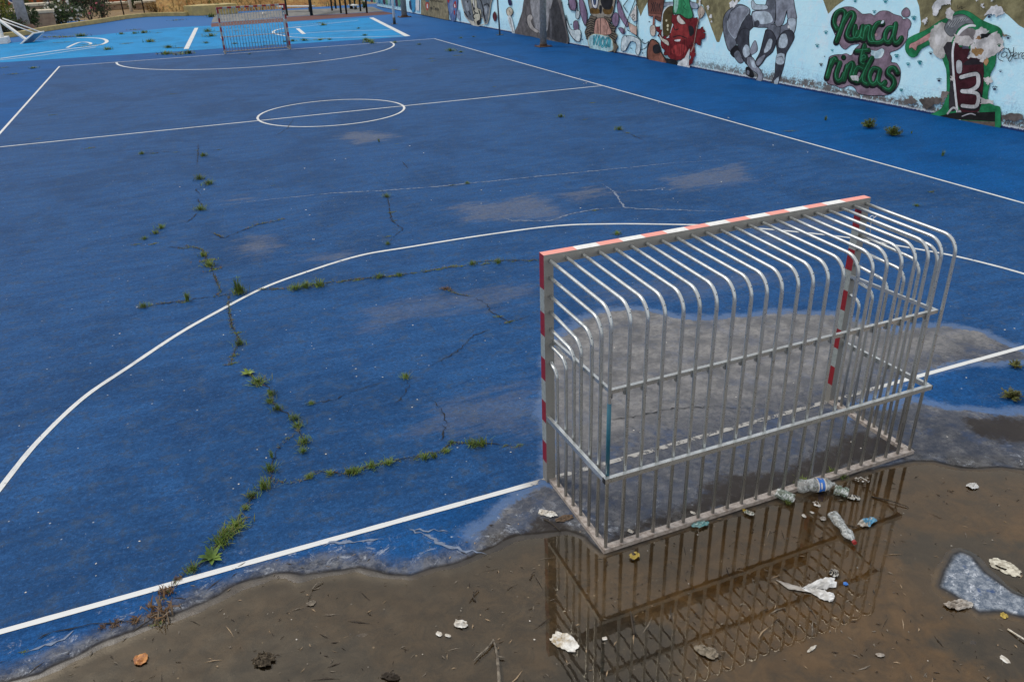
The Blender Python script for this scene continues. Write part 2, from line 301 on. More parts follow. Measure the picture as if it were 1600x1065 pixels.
# ------------------------------------------------------------------ painted lines
def line_mat(name,wear,c=(.62,.63,.62)):
    t=T(name,.6); P=t.pos(); n1=t.noise(P,14,6,.75); n2=t.noise(P,60,4,.7)
    t.col(t.mix(t.mul(t.ss(t.noise(P,2.2,7,.8),.46,.66),.4),t.mix(t.ss(n2,.4,.8),c,tuple(x*.72 for x in c)),(.26,.29,.34)))
    a=t.ss(t.add(n1,t.mul(t.sub(t.noise(P,1.3,6,.8),.5),.55)),.29,.37)
    if wear:
        xy=t.xyz(P); w=t.mul(t.ss(xy[0],-2.0,-1.75),t.ss(xy[0],1.9,2.3,1,0)); nn=t.noise(P,9,6,.7)
        a=t.mul(a,t.ss(t.add(nn,t.mul(w,-.17)),.25,.36)); t.col(t.mix(w,c,(.34,.33,.31)))
    t.put(t.b.inputs['Alpha'],a); return t.mat
ML=line_mat('line_paint',False); MLw=line_mat('line_paint_worn',True)
def strip(name,pts,w,mat,z=.004,kind='structure',jit=.0015):
    pts=[Vector((p[0],p[1])) for p in pts]; b=MB(); k=len(pts); vs=[]
    for i,p in enumerate(pts):
        t_=(pts[min(i+1,k-1)]-pts[max(i-1,0)]).normalized(); n_=Vector((-t_.y,t_.x)); ww=(w(i/k) if callable(w) else w)/2+random.uniform(-jit,jit)
        vs+=[(p.x+n_.x*ww,p.y+n_.y*ww,z),(p.x-n_.x*ww,p.y-n_.y*ww,z)]
    b.add(vs,[(2*i+1,2*i+3,2*i+2,2*i) for i in range(k-1)]); return b.build(name,mat,kind=kind)
random.seed(3)
def seg(a,b,n=60): return [(a[0]+(b[0]-a[0])*i/n,a[1]+(b[1]-a[1])*i/n) for i in range(n+1)]
strip('goal_line',seg((-9.2,0),(CW,0),200),.056,MLw)
strip('side_line',seg((CW,.04),(CW,CL)),.058,ML); strip('side_line',seg((-CW,.04),(-CW,CL)),.07,ML)
strip('halfway_line',seg((-CW+.04,CL/2),(CW-.04,CL/2)),.068,ML); strip('far_goal_line',seg((-CW+.04,CL-.04),(CW-.04,CL-.04)),.08,ML)
strip('centre_circle',[(2.11*math.cos(2*math.pi*i/72),CL/2+.19+2.11*math.sin(2*math.pi*i/72)) for i in range(73)],.068,ML,z=.0065)
arc=[G(*p) for p in [(-70,855),(0,763),(60,689),(130,622),(200,574),(280,521),(340,487),(407,452),(470,428),(560,400),(640,386),(760,367),(870,353),(960,350),(1060,351),(1130,353),(1230,361),(1330,372),(1420,387),(1500,402),(1600,428),(1700,462),(1780,500)]]
strip('goal_area_line',[(p.x,p.y) for p in catmull(arc,8)],.058,ML)
strip('far_goal_area_line',[(6.48*math.cos(math.pi*i/60),CL-.06-6.1*math.sin(math.pi*i/60)) for i in range(61)],.09,ML)
# ------------------------------------------------------------------ second court and surfaces beyond
def sheet(name,px,mat,z,nx_=1):
    b=MB(); vs=[(q[0],q[1],z) for q in (G(*p) for p in px)]
    tri=tessellate_polygon([[Vector(v) for v in vs]]); b.add(vs,tri); o=b.build(name,mat,kind='structure')
    for pl in o.data.polygons:
        if pl.normal.z<0: pl.flip()
    return o
t=T('light_court',.6); t.b.inputs['Specular IOR Level'].default_value=.05; P=t.pos(); c,gr,md=court_detail(t,P,(.004,.215,.50),(.008,.275,.60),(.03,.24,.48)); t.col(c); t.bump(gr,.3,.004)
sheet('light_blue_court',[(-220,116),(0,98),(637,57.5),(580,28),(270,43.5),(60,64),(-200,82)],t.mat,.004)
sheet('rubber_paving',[(330,42.5),(620,22),(600,18.5),(430,28),(330,37)],simple('rubber',(.105,.035,.028),.9,scale=6),.005)
sheet('concrete_paving',[(330,36),(430,27.5),(600,18),(582,11),(430,17),(335,24)],simple('dusty_concrete',(.19,.18,.16),.9,scale=1.5,c2=(.09,.10,.11)),.006)
MLf=ML
def gl(name,pts,w=.12,z=.009): strip(name,[(q.x,q.y) for q in (G(*p) for p in pts)],w,MLf,z)
gl('court_end_line',[(637,57),(580,28)],.3,.009)
gl('court_side_line',[(-200,111),(0,94),(54,88.5),(150,74)],.1)
gl('court_side_line',[(455,58.3),(500,60.3),(560,58.5),(637,56.5)],.1,.01)
gl('court_side_line',[(455,44),(500,39),(560,32)],.08)
gl('key_line',[(452,54),(520,49.5),(612,47)],.1,.0105)
gl('court_halfway_line',[(307,44),(291,77)],.24)
gl('free_throw_line',[(465,45),(475,53.5)],.22)
strip('three_point_line',[(q.x,q.y) for q in catmull([G(*p) for p in [(120,59.5),(140,59.5),(160,61),(167,65),(160,69.5),(140,73),(100,78),(0,92)]],6)],.2,ML,.011)
strip('key_arc',[(q.x,q.y) for q in catmull([G(*p) for p in [(105,75),(115,70),(125,66.5),(135,66.3),(142,68),(140,70)]],6)],.16,ML,.010)
strip('centre_ring',[(q.x,q.y) for q in catmull([G(*p) for p in [(470,42),(445,44.5),(430,48),(427,51),(432,54),(455,58)]],6)],.16,ML,.012)
gl('court_side_line',[(0,68.5),(14,64.5)],.16)
gl('key_line',[(455,40),(500,37),(540,34.5)],.05,.0095)
# ------------------------------------------------------------------ cracks
MC=simple('crack_dark',(.008,.009,.011),.95,scale=40); MCl=simple('crack_filler',(.15,.19,.27),.8,scale=30)
CR_=[ [(447,0+342),(400,352),(350,372),(325,362)],[(290,384),(316,390),(330,420),(338,438),(346,458)],[(262,386),(290,388)],
 [(358,462),(357,480),(362,510),(373,528),(372,540),(362,560),(362,570)],[(378,568),(386,580),(400,596),(420,606),(424,628),(440,642),(452,648),(466,672),(472,682),(474,700),(471,716)],
 [(462,679),(440,692),(432,704),(425,730),(422,752),(400,770),(385,792),(372,812),(352,832),(335,862),(310,884),(290,895),(268,915),(250,945)],
 [(425,752),(455,755),(480,748),(498,736),(540,741),(560,733),(600,724),(640,715),(690,705),(705,693),(750,692),(800,697),(848,696)],
 [(466,636),(490,630),(520,625),(560,608),(600,597)],[(636,594),(641,603),(630,618),(615,632)],[(672,622),(680,628),(695,650),(700,665)],[(691,663),(692,682),(688,690)],
 [(775,511),(740,524),(720,545),(700,558),(670,574)],[(735,462),(762,476),(768,488),(780,494),(795,503),(846,490)],[(695,452),(715,460),(735,463)],
 [(405,452),(440,452),(470,447),(520,441),(560,436),(620,431),(700,418),(722,416)],[(735,410),(780,407),(846,407)],
 [(228,478),(290,470),(360,460)],[(596,297),(606,310),(608,325),(612,345),(630,358),(615,370),(606,382)],
 [(310,224),(309,245),(308,260)],[(308,310),(318,325)],[(290,350),(310,332)],[(215,240),(255,238),(280,237)],
 [(460,184),(450,200),(435,210),(424,215)],[(628,252),(638,264)],[(960,200),(985,210),(1010,222)],[(314,305),(306,296),(330,290)],
 [(920,664),(960,655),(1000,650),(1040,640),(1080,637),(1120,635),(1160,640)],[(0,1036),(40,1012),(80,988),(120,980),(160,975),(215,968),(250,955)]]
LC_=[[(940,287),(960,300),(975,324),(1000,327),(1050,328),(1100,330),(1140,331)],[(975,324),(930,327),(890,335),(860,345),(800,345),(780,338)],[(978,298),(1020,297),(1045,292)],[(330,322),(420,312),(520,302),(600,298),(680,292),(780,282),(900,270),(1050,255),(1130,250)],[(500,850),(560,846),(600,842)],[(700,830),(640,828)],[(640,826),(700,855),(760,866)],[(40,1020),(100,998),(115,985)]]
def crackset(name,sets,mat,w0,z):
    b=MB()
    for s in sets:
        pts=[G(*p) for p in s]; fine=[]
        for a_,b_ in zip(pts[:-1],pts[1:]):
            L=(b_-a_).length; n=max(2,min(60,int(L/.035))); d=(b_-a_).normalized(); nn=Vector((-d.y,d.x,0))
            for i in range(n): fine.append(a_+(b_-a_)*i/n+nn*random.gauss(0,.010)*(1 if i else .3))
        fine.append(pts[-1]); k=len(fine); vs=[]
        for i,p in enumerate(fine):
            d=(fine[min(i+1,k-1)]-fine[max(i-1,0)]); d=d.normalized() if d.length>1e-6 else Vector((1,0,0)); n_=Vector((-d.y,d.x,0)); w=w0*random.uniform(.15,1)*(.3 if math.sin(i*.21+len(s))>.93 else 1)*(min(1,4*i/k,4*(k-1-i)/k)+.12)*max(1,min(1.6,(p-Vector(CAM)).length/9))
            vs+=[(p+n_*w/2)[:2]+(z+(.0005 if i%2 else 0),),(p-n_*w/2)[:2]+(z+(.0005 if i%2 else 0),)]
        b.add(vs,[(2*i+1,2*i+3,2*i+2,2*i) for i in range(k-1)])
    b.build(name,mat,kind='structure')
crackset('ground_cracks',CR_,MC,.0145,.008); crackset('crack_filler_lines',LC_,MCl,.032,.0045)
# ------------------------------------------------------------------ metals
def alum(name,c=(.60,.625,.62),rough=.30,metal=.92,dirt=.45,scale=9):
    t=T(name,rough,metal); P=t.pos(); n1=t.noise(t.sc(P,1,1,.25),scale,5,.65); n2=t.noise(P,60,4,.7)
    z=t.xyz(P)[2]; low=t.mul(t.ss(z,0,.55,1,0),.5)
    cc=t.mix(t.mul(t.ss(n1,.4,.75),dirt),c,(.27,.26,.235)); cc=t.mix(t.mul(low,t.ss(n2,.2,.7)),cc,(.23,.20,.17)); t.col(cc)
    t.rough(t.ss(n2,.3,.8,rough-.05,rough+.2)); t.put(t.b.inputs['Metallic'],t.ss(n1,.2,.9,metal,metal*.75)); return t.mat
def stripe(name,c,c2):
    t=T(name,.42); P=t.obj(); n=t.noise(P,26,6,.7); cc=t.mix(t.ss(n,.35,.75),c,c2); sc=t.ss(t.noise(P,70,4,.8),.68,.73); t.col(t.mix(t.mul(sc,.6),cc,(.5,.48,.45))); return t.mat
MT=alum('galvanised_tube'); MRAW=alum('raw_aluminium',(.33,.325,.30),.5,.45,.6,6)
MRED=stripe('red_stripe',(.25,.008,.016),(.17,.008,.012)); MWH=stripe('white_stripe',(.30,.335,.33),(.20,.22,.215))
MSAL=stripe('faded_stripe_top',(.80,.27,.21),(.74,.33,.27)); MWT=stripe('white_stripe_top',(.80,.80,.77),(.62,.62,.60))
MTEAL=stripe('teal_paint',(.012,.10,.16),(.02,.14,.19)); MBLK=simple('black_plastic',(.012,.012,.012),.5); MBASE=stripe('peeling_base',(.42,.37,.33),(.17,.13,.105))
# ------------------------------------------------------------------ goal
def goal():
    root=empty('goal',(0,0,0),'x','football goal','five-a-side goals at the two ends of the court')
    g=1.58; H=2.083; s=.08; D=1.0
    # bands: (start,end,is_red)
    def bands(L,rev=False):
        o=[(0,.28,1)];x=.28;k=0
        while x<L-.281: o.append((x,min(x+.2,L-.28),k%2)); x+=.2;k+=1
        o.append((L-.28,L,1)); return o
    b=MB()
    for x0,x1,r in bands(2*g):
        a0=-g+x0;a1=-g+x1; y0,y1=-s/2,s/2; z0,z1=H-s,H
        vs=[(a0,y0,z0),(a1,y0,z0),(a1,y1,z0),(a0,y1,z0),(a0,y0,z1),(a1,y0,z1),(a1,y1,z1),(a0,y1,z1)]
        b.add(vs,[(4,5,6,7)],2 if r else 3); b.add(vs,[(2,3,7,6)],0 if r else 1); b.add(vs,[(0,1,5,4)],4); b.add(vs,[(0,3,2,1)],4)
        if a0==-g: b.add(vs,[(3,0,4,7)],0)
        if abs(a1-g)<1e-6: b.add(vs,[(1,2,6,5)],0)
    b.build('crossbar',[MRED,MWH,MSAL,MWT,MRAW],root)
    for sx in (-1,1):
        b=MB(); xa,xb=(-g,-g+s) if sx<0 else (g-s,g); z=H-s
        segs=[(H-s,H-.28,1)]; zz=H-.28;k=0
        while zz>.21: segs.append((zz,zz-.2,k%2)); zz-=.2;k+=1
        segs.append((zz,0,2))
        for z1,z0,r in segs:
            vs=[(xa,-s/2,z0),(xb,-s/2,z0),(xb,s/2,z0),(xa,s/2,z0),(xa,-s/2,z1),(xb,-s/2,z1),(xb,s/2,z1),(xa,s/2,z1)]
            mi=0 if r==1 else (1 if r==0 else 2)
            b.add(vs,[(2,3,7,6)],mi); b.add(vs,[(3,0,4,7)],mi); b.add(vs,[(1,2,6,5)],mi); b.add(vs,[(0,1,5,4)],3)
        b.build('post',[MRED,MWH,MRAW,MRAW],root)
    def bent(x,z,yb,rad,n=8,drop=.02):
        p=[(x,-s/2+.004,z),(x,-.3*abs(yb),z-drop*.3)]; zz=z-drop
        for i in range(n+1):
            a=math.pi/2*i/n; p.append((x,yb+rad-rad*math.sin(a),zz-rad+rad*math.cos(a)))
        return p+[(x,yb,(zz-rad)*.5),(x,yb,.034)]
    def tube(x,z,yb,rad,teal=False):
        b=MB(); j=random.uniform(-.007,.007); pts=bent(x,z,yb,rad); pts=[(p[0]+(j if 1<k<len(pts)-1 else 0),p[1]+(random.uniform(-.003,.003) if k==len(pts)-2 else 0),p[2]) for k,p in enumerate(pts)]
        b.tube(pts,.0142,10)
        # little net-hook hole on the outside of the bend
        q=Vector(pts[7]); d=Vector((0,-.78,.62)); b.tube([q+d*.012,q+d*.0147],.0042,8,1)
        if teal: b.tube([(x+j,yb,.70),(x+j,yb,1.31)],.0150,10,2)
        b.build('net_tube',[MT,MBLK,MTEAL],root,label='rear corner tube with a teal painted length' if teal else None)
    N=23
    for i in range(N): tube(-1.53+3.06*i/(N-1),2.035,-D,.14,i==0 and True)
    hs=[1.90,1.745,1.61,1.465,1.325,1.175]
    for sx in (-1,1):
        for k,hz in enumerate(hs): tube(sx*1.53,hz,-D+D*(k+1)/7.2,min(.13,.13*(1-.08*k)))
    # rails
    yu=-D+.030; yl=-D-.030; zu,zl=1.383,.685
    b=MB(); b.bar((-1.515,yu,zu),(1.515,yu,zu),.03,.03); 
    for i in range(1,N-1):
        x=-1.53+3.06*i/(N-1); b.box((x-.014,yu-.016,zu-.045),(x+.014,yu+.008,zu-.0152),1)
    b.build('rail',[MT,MRAW],root)
    b=MB(); b.bar((-1.575,yl,zl),(1.575,yl,zl),.034,.04); b.build('rail',MT,root)
    for sx in (-1,1):
        b=MB(); b.bar((sx*1.505,-s/2,zu-.03),(sx*1.505,yu+.016,zu),.022,.03); b.build('rail',MT,root)
        b=MB(); b.bar((sx*1.562,-s/2,zl-.03),(sx*1.562,yl+.0172,zl),.028,.042); b.build('rail',MT,root)
        b=MB(); b.bar((sx*1.53,-.0401,.016),(sx*1.53,-D-.03,.016),.06,.036); b.build('base_bar',MBASE,root)
        b=MB(); b.box((sx*1.575-.003,yl-.0176,zl-.021),(sx*1.575+.003,yl+.0176,zl+.021)); b.build('end_cap',MBLK,root)
    b=MB(); b.box((-1.512,yu-.012,zu-.055),(-1.497,yu+.015,zu-.0155)); b.build('end_cap',MBLK,root)
    b=MB(); b.bar((-1.4995,-D,.0162),(1.4995,-D,.0162),.06,.037); b.build('base_bar',MBASE,root)
    return root
def copy_tree(o,parent=None):
    c=o.copy(); COL.objects.link(c)
    if parent is not None: c.parent=parent
    for ch in list(o.children): copy_tree(ch,c)
    return c
random.seed(11)
G0=goal(); fargoal=copy_tree(G0)
G0.location=(-.125,.007,0); G0.rotation_euler=(0,0,.003); G0['label']='near metal futsal goal with red and white bars standing at the edge of the puddle'
fargoal.location=(-.12,CL-.02,0); fargoal.rotation_euler=(0,0,math.pi); fargoal['label']='distant red and white futsal goal at the far end of the dark blue court'
b=MB(); q=VY(1390,334,-.42); c=Vector((1.18,-.33,2.02))
b.tube([c+Vector((.022*math.cos(a),0,.022*math.sin(a))) for a in [2*math.pi*i/14 for i in range(15)]],.0028,6); b.tube([c+Vector((0,0,-.02)),c+Vector((.008,-.01,-.16))],.0026,6); b.tube([c+Vector((.14*0+.022,0,0)),c+Vector((.05,0,.012))],.0026,6)
tag(b.build('cable_tie',simple('white_plastic',(.75,.75,.74),.4)),'white cable tie dangling from a roof tube at the right end of the near goal','cable tie')
# ------------------------------------------------------------------ mural wall
t=T('painted_wall',.75); P=t.pos(); xyz=t.xyz(P); PZ=xyz[2]
V1=t.sc(P,0,1,1) if False else P
n1=t.noise(P,.9,6,.65); n2=t.noise(P,4.5,7,.72); n3=t.noise(P,18,5,.7)
c=t.mix(t.ss(n1,.35,.7),(.53,.86,.97),(.64,.92,.98)); c=t.mix(t.mul(t.ss(n2,.5,.75),.3),c,(.40,.56,.70)); c=t.mix(t.mul(t.ss(n3,.55,.7),.35),c,(.80,.86,.88)); c=t.mix(t.mul(t.ss(t.noise(P,1.6,7,.8),.52,.62),.45),c,(.78,.86,.90))
jl=t.ss(t.m('ABSOLUTE',t.sub(t.m('FRACT',t.add(t.mul(PZ,1/1.22),.02)),.5)),0,.006,1,0); c=t.mix(t.mul(jl,.35),c,(.33,.42,.50))
bs=t.noise(t.sc(P,1,1,1.6),2.6,6,.75); low=t.ss(t.sub(t.add(PZ,t.mul(bs,-.85)),-.22),-.02,.12,1,0)
yfade=t.ss(xyz[1],16,26,1,0)
c=t.mix(t.mul(t.mul(t.ss(t.sub(PZ,t.mul(n2,1.1)),-.25,.15,1,0),.45),t.ss(n3,.4,.62)),c,(.16,.36,.52))
c=t.mix(t.mul(t.mul(low,yfade),t.ss(t.noise(P,9,6,.8),.38,.48)),c,t.mix(n3,(.055,.052,.05),(.22,.20,.19)))
c=t.mix(t.mul(t.ss(t.sub(PZ,t.mul(n2,.22)),-.05,.0,1,0),.85),c,(.66,.70,.72))
c=t.mix(t.ss(t.sub(PZ,t.mul(n3,.10)),-.01,.015,1,0),c,(.015,.035,.12))
t.b.inputs['Specular IOR Level'].default_value=.15; t.col(c); t.bump(t.add(n2,t.mul(n3,.4)),.5,.015)
wall=empty('mural_wall',(WC,30,0),'long pale blue concrete wall covered with painted murals along the right side of the court','wall')
mi=Vector((-WC,-30,0))
def wloc(v): return Vector(v)+mi
b=MB(); y0,y1=-14,67; th=.3; xs=lambda y:WC-.012*y
ny_=60; 
for k in range(ny_):
    a_=y0+(y1-y0)*k/ny_; c_=y0+(y1-y0)*(k+1)/ny_
    b.add([wloc(v) for v in [(xs(a_),a_,-.05),(xs(c_),c_,-.05),(xs(c_),c_,3.9),(xs(a_),a_,3.9)]],[(0,3,2,1)])
b.add([wloc(v) for v in [(xs(y0),y0,-.05),(xs(y1),y1,-.05),(xs(y1)+th,y1,-.05),(xs(y0)+th,y0,-.05),(xs(y0),y0,3.9),(xs(y1),y1,3.9),(xs(y1)+th,y1,3.9),(xs(y0)+th,y0,3.9)]],[(4,5,6,7),(1,2,6,5),(2,3,7,6),(3,0,4,7)])
b.build('wall_face',t.mat,wall)
b=MB(); b.add([wloc(v) for v in [(xs(y0)-.05,y0,3.902),(xs(y1)-.05,y1,3.902),(xs(y1)+th+.05,y1,3.902),(xs(y0)+th+.05,y0,3.902),(xs(y0)-.05,y0,4.0),(xs(y1)-.05,y1,4.0),(xs(y1)+th+.05,y1,4.0),(xs(y0)+th+.05,y0,4.0)]],[(0,3,2,1),(4,5,6,7),(1,2,6,5),(2,3,7,6),(3,0,4,7),(0,1,5,4)])
b.build('coping',simple('coping_concrete',(.35,.34,.32),.9),wall)
PM={}
def pmat(c):
    if c not in PM:
        t=T('mural_paint',.7); P=t.pos(); n=t.noise(P,3.5,6,.7); n2=t.noise(P,22,5,.75)
        dk=tuple(x*.55 for x in c); lt=tuple(min(.88,x*1.3+.004) for x in c)
        cc=t.mix(t.ss(n,.3,.72),dk,lt); cc=t.mix(t.mul(t.ss(n2,.64,.70),.20 if max(c)>.1 else .07),cc,(.5,.58,.62)); t.col(cc); t.b.inputs['Specular IOR Level'].default_value=.15; PM[c]=t.mat
    return PM[c]
LAY=[0]
class Mural:
    def __init__(s,name,ox,oy,sc): s.name=name; s.f=(ox,oy,sc); s.mb=MB(); s.mats=[]
    def P(s,p,off): return wloc(Wp(s.f[0]+p[0]/s.f[2],s.f[1]+p[1]/s.f[2],off))
    def mi(s,c):
        m=pmat(c)
        if m not in s.mats: s.mats.append(m)
        return s.mats.index(m)
    def poly(s,c,pts,smooth=4,edge=None,ew=5,rag=0):
        pts=[Vector(p) for p in pts]
        if rag: 
            q=[]
            for a_,b_ in zip(pts,pts[1:]+pts[:1]):
                for k in range(5): q.append(a_+(b_-a_)*k/5+Vector((random.uniform(-rag,rag),random.uniform(-rag,rag))))
            pts=q
        elif smooth: pts=catmull(pts,smooth,True)
        LAY[0]+=1; off=.002+LAY[0]*.00006
        if edge: s.stroke(edge,list(pts)+[pts[0]],ew,smooth=False)
        LAY[0]+=1; off=.002+LAY[0]*.00006
        tri=tessellate_polygon([[Vector((p[0],p[1],0)) for p in pts]])
        s.mb.add([s.P(p,off) for p in pts],tri,s.mi(c))
        if edge: s.stroke(edge,list(pts)+[pts[0]],ew*.55,smooth=False)
    def stroke(s,c,pts,w,smooth=True,caps=True):
        pts=[Vector(p[:2]) for p in pts]
        if smooth and len(pts)>2: pts=catmull(pts,5)
        LAY[0]+=1; off=.002+LAY[0]*.00006; k=len(pts); m=s.mi(c)
        for i in range(k-1):
            a_,b_=pts[i],pts[i+1]; d=b_-a_
            if d.length<1e-6: continue
            d.normalize(); n_=Vector((-d.y,d.x))*w/2; o=off+.00002*(i%3)
            s.mb.add([s.P(a_+n_,o),s.P(a_-n_,o),s.P(b_-n_,o),s.P(b_+n_,o)],[(0,1,2,3)],m)
        if caps:
            for i,a_ in enumerate(pts if w>6 else (pts[0],pts[-1])):
                o=off-.00001; 
                s.mb.add([s.P(a_+Vector((math.cos(q),math.sin(q)))*w/2,o) for q in [2*math.pi*j/10 for j in range(10)]],[tuple(range(10))],m)
    def text(s,c,txt,x,y,size,shx=1.0,slope=0,lean=0):
        cu=bpy.data.curves.new('t','FONT'); cu.body=txt; cu.size=size; cu.offset=size*.02; to=bpy.data.objects.new('t',cu); COL.objects.link(to)
        dg=bpy.context.evaluated_depsgraph_get(); dg.update(); mm=bpy.data.meshes.new_from_object(to.evaluated_get(dg)); LAY[0]+=1
        s.mb.add([s.P((x+v.co.x*shx,y-v.co.y+slope*v.co.x*shx),.003+LAY[0]*.00006) for v in mm.vertices],[tuple(p.vertices) for p in mm.polygons],s.mi(c))
        bpy.data.objects.remove(to); bpy.data.meshes.remove(mm); bpy.data.curves.remove(cu)
    def done(s):
        o=s.mb.build(s.name,s.mats,wall); 
        return o
BK=(.012,.012,.016); OLV=(.23,.205,.105); MAU=(.235,.17,.215); GD=(.006,.075,.025); GL_=(.03,.21,.10); PB=(.58,.84,.94); WHT=(.82,.84,.84)
random.seed(5)
# olive upper field with scalloped edge
s=Mural('painted_backdrop',0,0,1)
s.poly(OLV,[(1085,-60),(1088,5),(1098,8),(1104,22),(1112,45),(1120,66),(1124,66),(1130,48),(1140,20),(1150,8),(1165,-8),(1240,-60)],0)
s.poly(OLV,[(1284,-60),(1286,0),(1291,14),(1294,22),(1298,18),(1306,10),(1320,0),(1360,-60)],0)
s.poly(OLV,[(1400,-60),(1425,-20),(1436,10),(1439,38),(1434,62),(1455,50),(1480,44),(1500,34),(1535,34),(1548,18),(1560,14),(1575,24),(1592,40),(1620,55),(1680,70),(1680,-60)],0)
s.poly(OLV,[(988,-50),(994,4),(1001,26),(1006,14),(1013,2),(1030,-50)],0)
s.done()
# wrestlers
s=Mural('painted_wrestlers',1080,0,7.1); g1=(.15,.165,.20); g2=(.26,.28,.33); g3=(.05,.054,.07); g4=(.46,.54,.60)
s.poly(g1,[(440,95),(540,50),(640,95),(650,160),(610,230),(560,270),(520,400),(490,440),(500,500),(430,570),(385,480),(352,300),(370,170)],4,BK,9)
s.poly(g2,[(470,100),(600,80),(640,130),(560,250),(540,300),(500,410),(470,420),(410,330),(405,230)],4,g4,6)
s.poly(g3,[(640,160),(560,270),(500,430),(520,480),(660,330),(690,300),(690,240)],3,BK,6)
s.poly(BK,[(500,500),(430,575),(470,640),(560,640),(540,560)],3)
s.poly(g1,[(470,610),(520,560),(580,640),(575,690),(530,700)],3,BK,8)
s.poly(g3,[(560,330),(640,330),(640,430),(650,560),(670,640),(620,720),(560,620),(520,520),(510,440)],4,BK,7)
s.poly(g4,[(600,500),(640,520),(650,600),(600,640),(570,570)],4)
s.poly(g2,[(650,560),(700,455),(725,480),(735,560),(690,600),(665,605)],3,BK,6)
s.poly(g2,[(620,640),(680,640),(740,740),(795,830),(780,900),(740,915),(710,905),(740,830),(660,770),(620,710)],4,BK,9)
s.poly(g4,[(650,660),(690,680),(720,750),(680,745)],4)
s.poly(BK,[(605,750),(650,750),(700,830),(680,865),(610,830)],3); s.poly(g2,[(620,780),(645,790),(640,830),(615,820)],3)
s.poly(g1,[(860,-100),(900,-100),(940,0),(940,200),(920,270),(1000,290),(1060,260),(1075,210),(1150,200),(1165,250),(1140,370),(1085,350),(1050,350),(980,420),(940,470),(900,390),(820,350),(850,310),(700,300),(680,240),(680,130),(800,110),(840,0)],3,BK,9)
s.poly(g4,[(690,140),(840,130),(900,200),(890,250),(780,270),(700,230)],4)
s.poly(g3,[(700,250),(740,225),(760,260),(740,300),(705,300)],3)
s.poly(g4,[(668,20),(690,8),(720,50),(840,62),(840,105),(700,110),(672,80)],3,BK,7)
s.poly(g2,[(940,-100),(1100,-100),(1150,90),(1165,220),(1075,215),(1060,120),(1020,260),(960,300),(930,250),(940,100)],4,BK,8)
s.poly(g4,[(1075,215),(1160,215),(1150,330),(1130,375),(1095,330)],3,BK,5)
s.poly(g3,[(830,345),(890,345),(935,420),(940,480),(900,580),(830,640),(790,700),(740,745),(715,680),(760,590),(800,440)],3,BK,10)
s.poly(g4,[(860,440),(900,450),(880,540),(820,590),(810,560)],4); s.poly(g2,[(760,640),(820,610),(790,680),(740,730),(720,690)],3)
s.poly(g3,[(945,480),(980,400),(1040,345),(1110,340),(1145,410),(1100,510),(1050,600),(1030,720),(990,850),(950,940),(880,935),(925,850),(935,710),(955,600)],3,BK,9)
s.poly(g4,[(990,400),(1050,380),(1070,470),(1040,530),(970,520)],4); s.poly(g4,[(955,600),(1035,600),(1030,700),(990,720),(940,700)],2,BK,5)
s.stroke(BK,[(955,640),(1010,630),(1020,680)],5); s.poly(g4,[(920,900),(975,850),(960,930),(930,940)],2)
for a_ in ([(405,230),(440,130),(520,70)],[(560,640),(600,700)],[(1020,260),(1065,120)],[(940,100),(930,250),(880,280)],[(980,420),(990,300)]): s.stroke(BK,a_,6)
for x,y,w in ((460,40,30),(500,30,22),(440,70,15),(185,75,10),(215,190,14),(225,240,10),(1083,300,14)): s.poly(WHT,[(x+w*random.uniform(.6,1.3)*math.cos(q),y+w*random.uniform(.8,1.8)*math.sin(q)) for q in [k*.7 for k in range(9)]],0,rag=3)
s.done()
# lettering
s=Mural('painted_lettering',1270,0,6.66)
s.poly(MAU,[(330,75),(420,80),(490,130),(520,150),(600,145),(640,165),(700,120),(780,118),(840,150),(920,175),(940,205),(985,195),(1022,235),(1010,290),(990,320),(980,400),(940,470),(880,520),(800,550),(820,600),(815,650),(870,660),(910,730),(905,830),(870,920),(800,980),(700,995),(560,990),(470,970),(440,920),(380,890),(300,920),(230,890),(160,870),(130,800),(160,640),(180,590),(250,570),(300,570),(350,560),(400,580),(440,510),(490,460),(400,470),(340,515),(290,480),(250,400),(200,280),(210,180),(260,110)],3,BK,7)
s.poly(PB,[(585,520),(660,530),(715,505),(745,530),(715,600),(640,610),(600,560)],3,BK,4)
s.poly(MAU,[(970,82),(1005,110),(1008,160),(970,183),(930,165),(928,120)],4,BK,7)
L=[[(250,300),(222,230),(245,140),(300,105),(340,140),(315,240),(248,430)],[(310,250),(370,150),(415,130),(432,175),(385,280),(358,360),(385,405),(440,395),(470,330)],
 [(445,270),(430,340),(440,395),(480,395),(510,340),(522,270)],[(522,270),(500,380),(520,400)],[(555,275),(530,410)],[(540,340),(575,275),(602,290),(585,380),(600,435),(640,440)],
 [(730,240),(680,238),(635,300),(620,380),(650,440),(710,435),(740,410)],[(840,285),(790,290),(755,350),(755,420),(800,435),(845,350),(865,245)],[(865,245),(842,370),(862,445),(900,430),(925,390)],
 [(540,470),(508,600),(510,655),(540,670)],[(455,530),(582,520)],[(520,615),(555,605),(548,580),(522,590),(515,640)],
 [(150,800),(200,620)],[(188,680),(228,605),(250,630)],[(285,650),(245,770),(262,840),(305,820),(330,760)],[(325,830),(362,680)],[(350,730),(400,655),(425,680),(395,790),(420,830)],
 [(530,720),(470,700),(430,780),(445,840),(500,830),(545,740),(618,600)],[(545,740),(525,840),(570,875)],[(690,720),(630,710),(590,790),(615,870),(665,850),(700,730)],[(700,730),(680,840),(720,885),(755,850)],
 [(885,755),(850,705),(800,712),(785,765),(835,810),(850,870),(800,935),(735,905)]]
for st in L: s.stroke(BK,[(x-6,y+16) for x,y in st],66)
for st in L: s.stroke(GD,st,44)
for st in L: s.stroke(GL_,[(x-9,y-6) for x,y in st],9)
s.stroke(BK,[(320,600),(321,604)],56); s.stroke(GD,[(320,596),(321,598)],36)
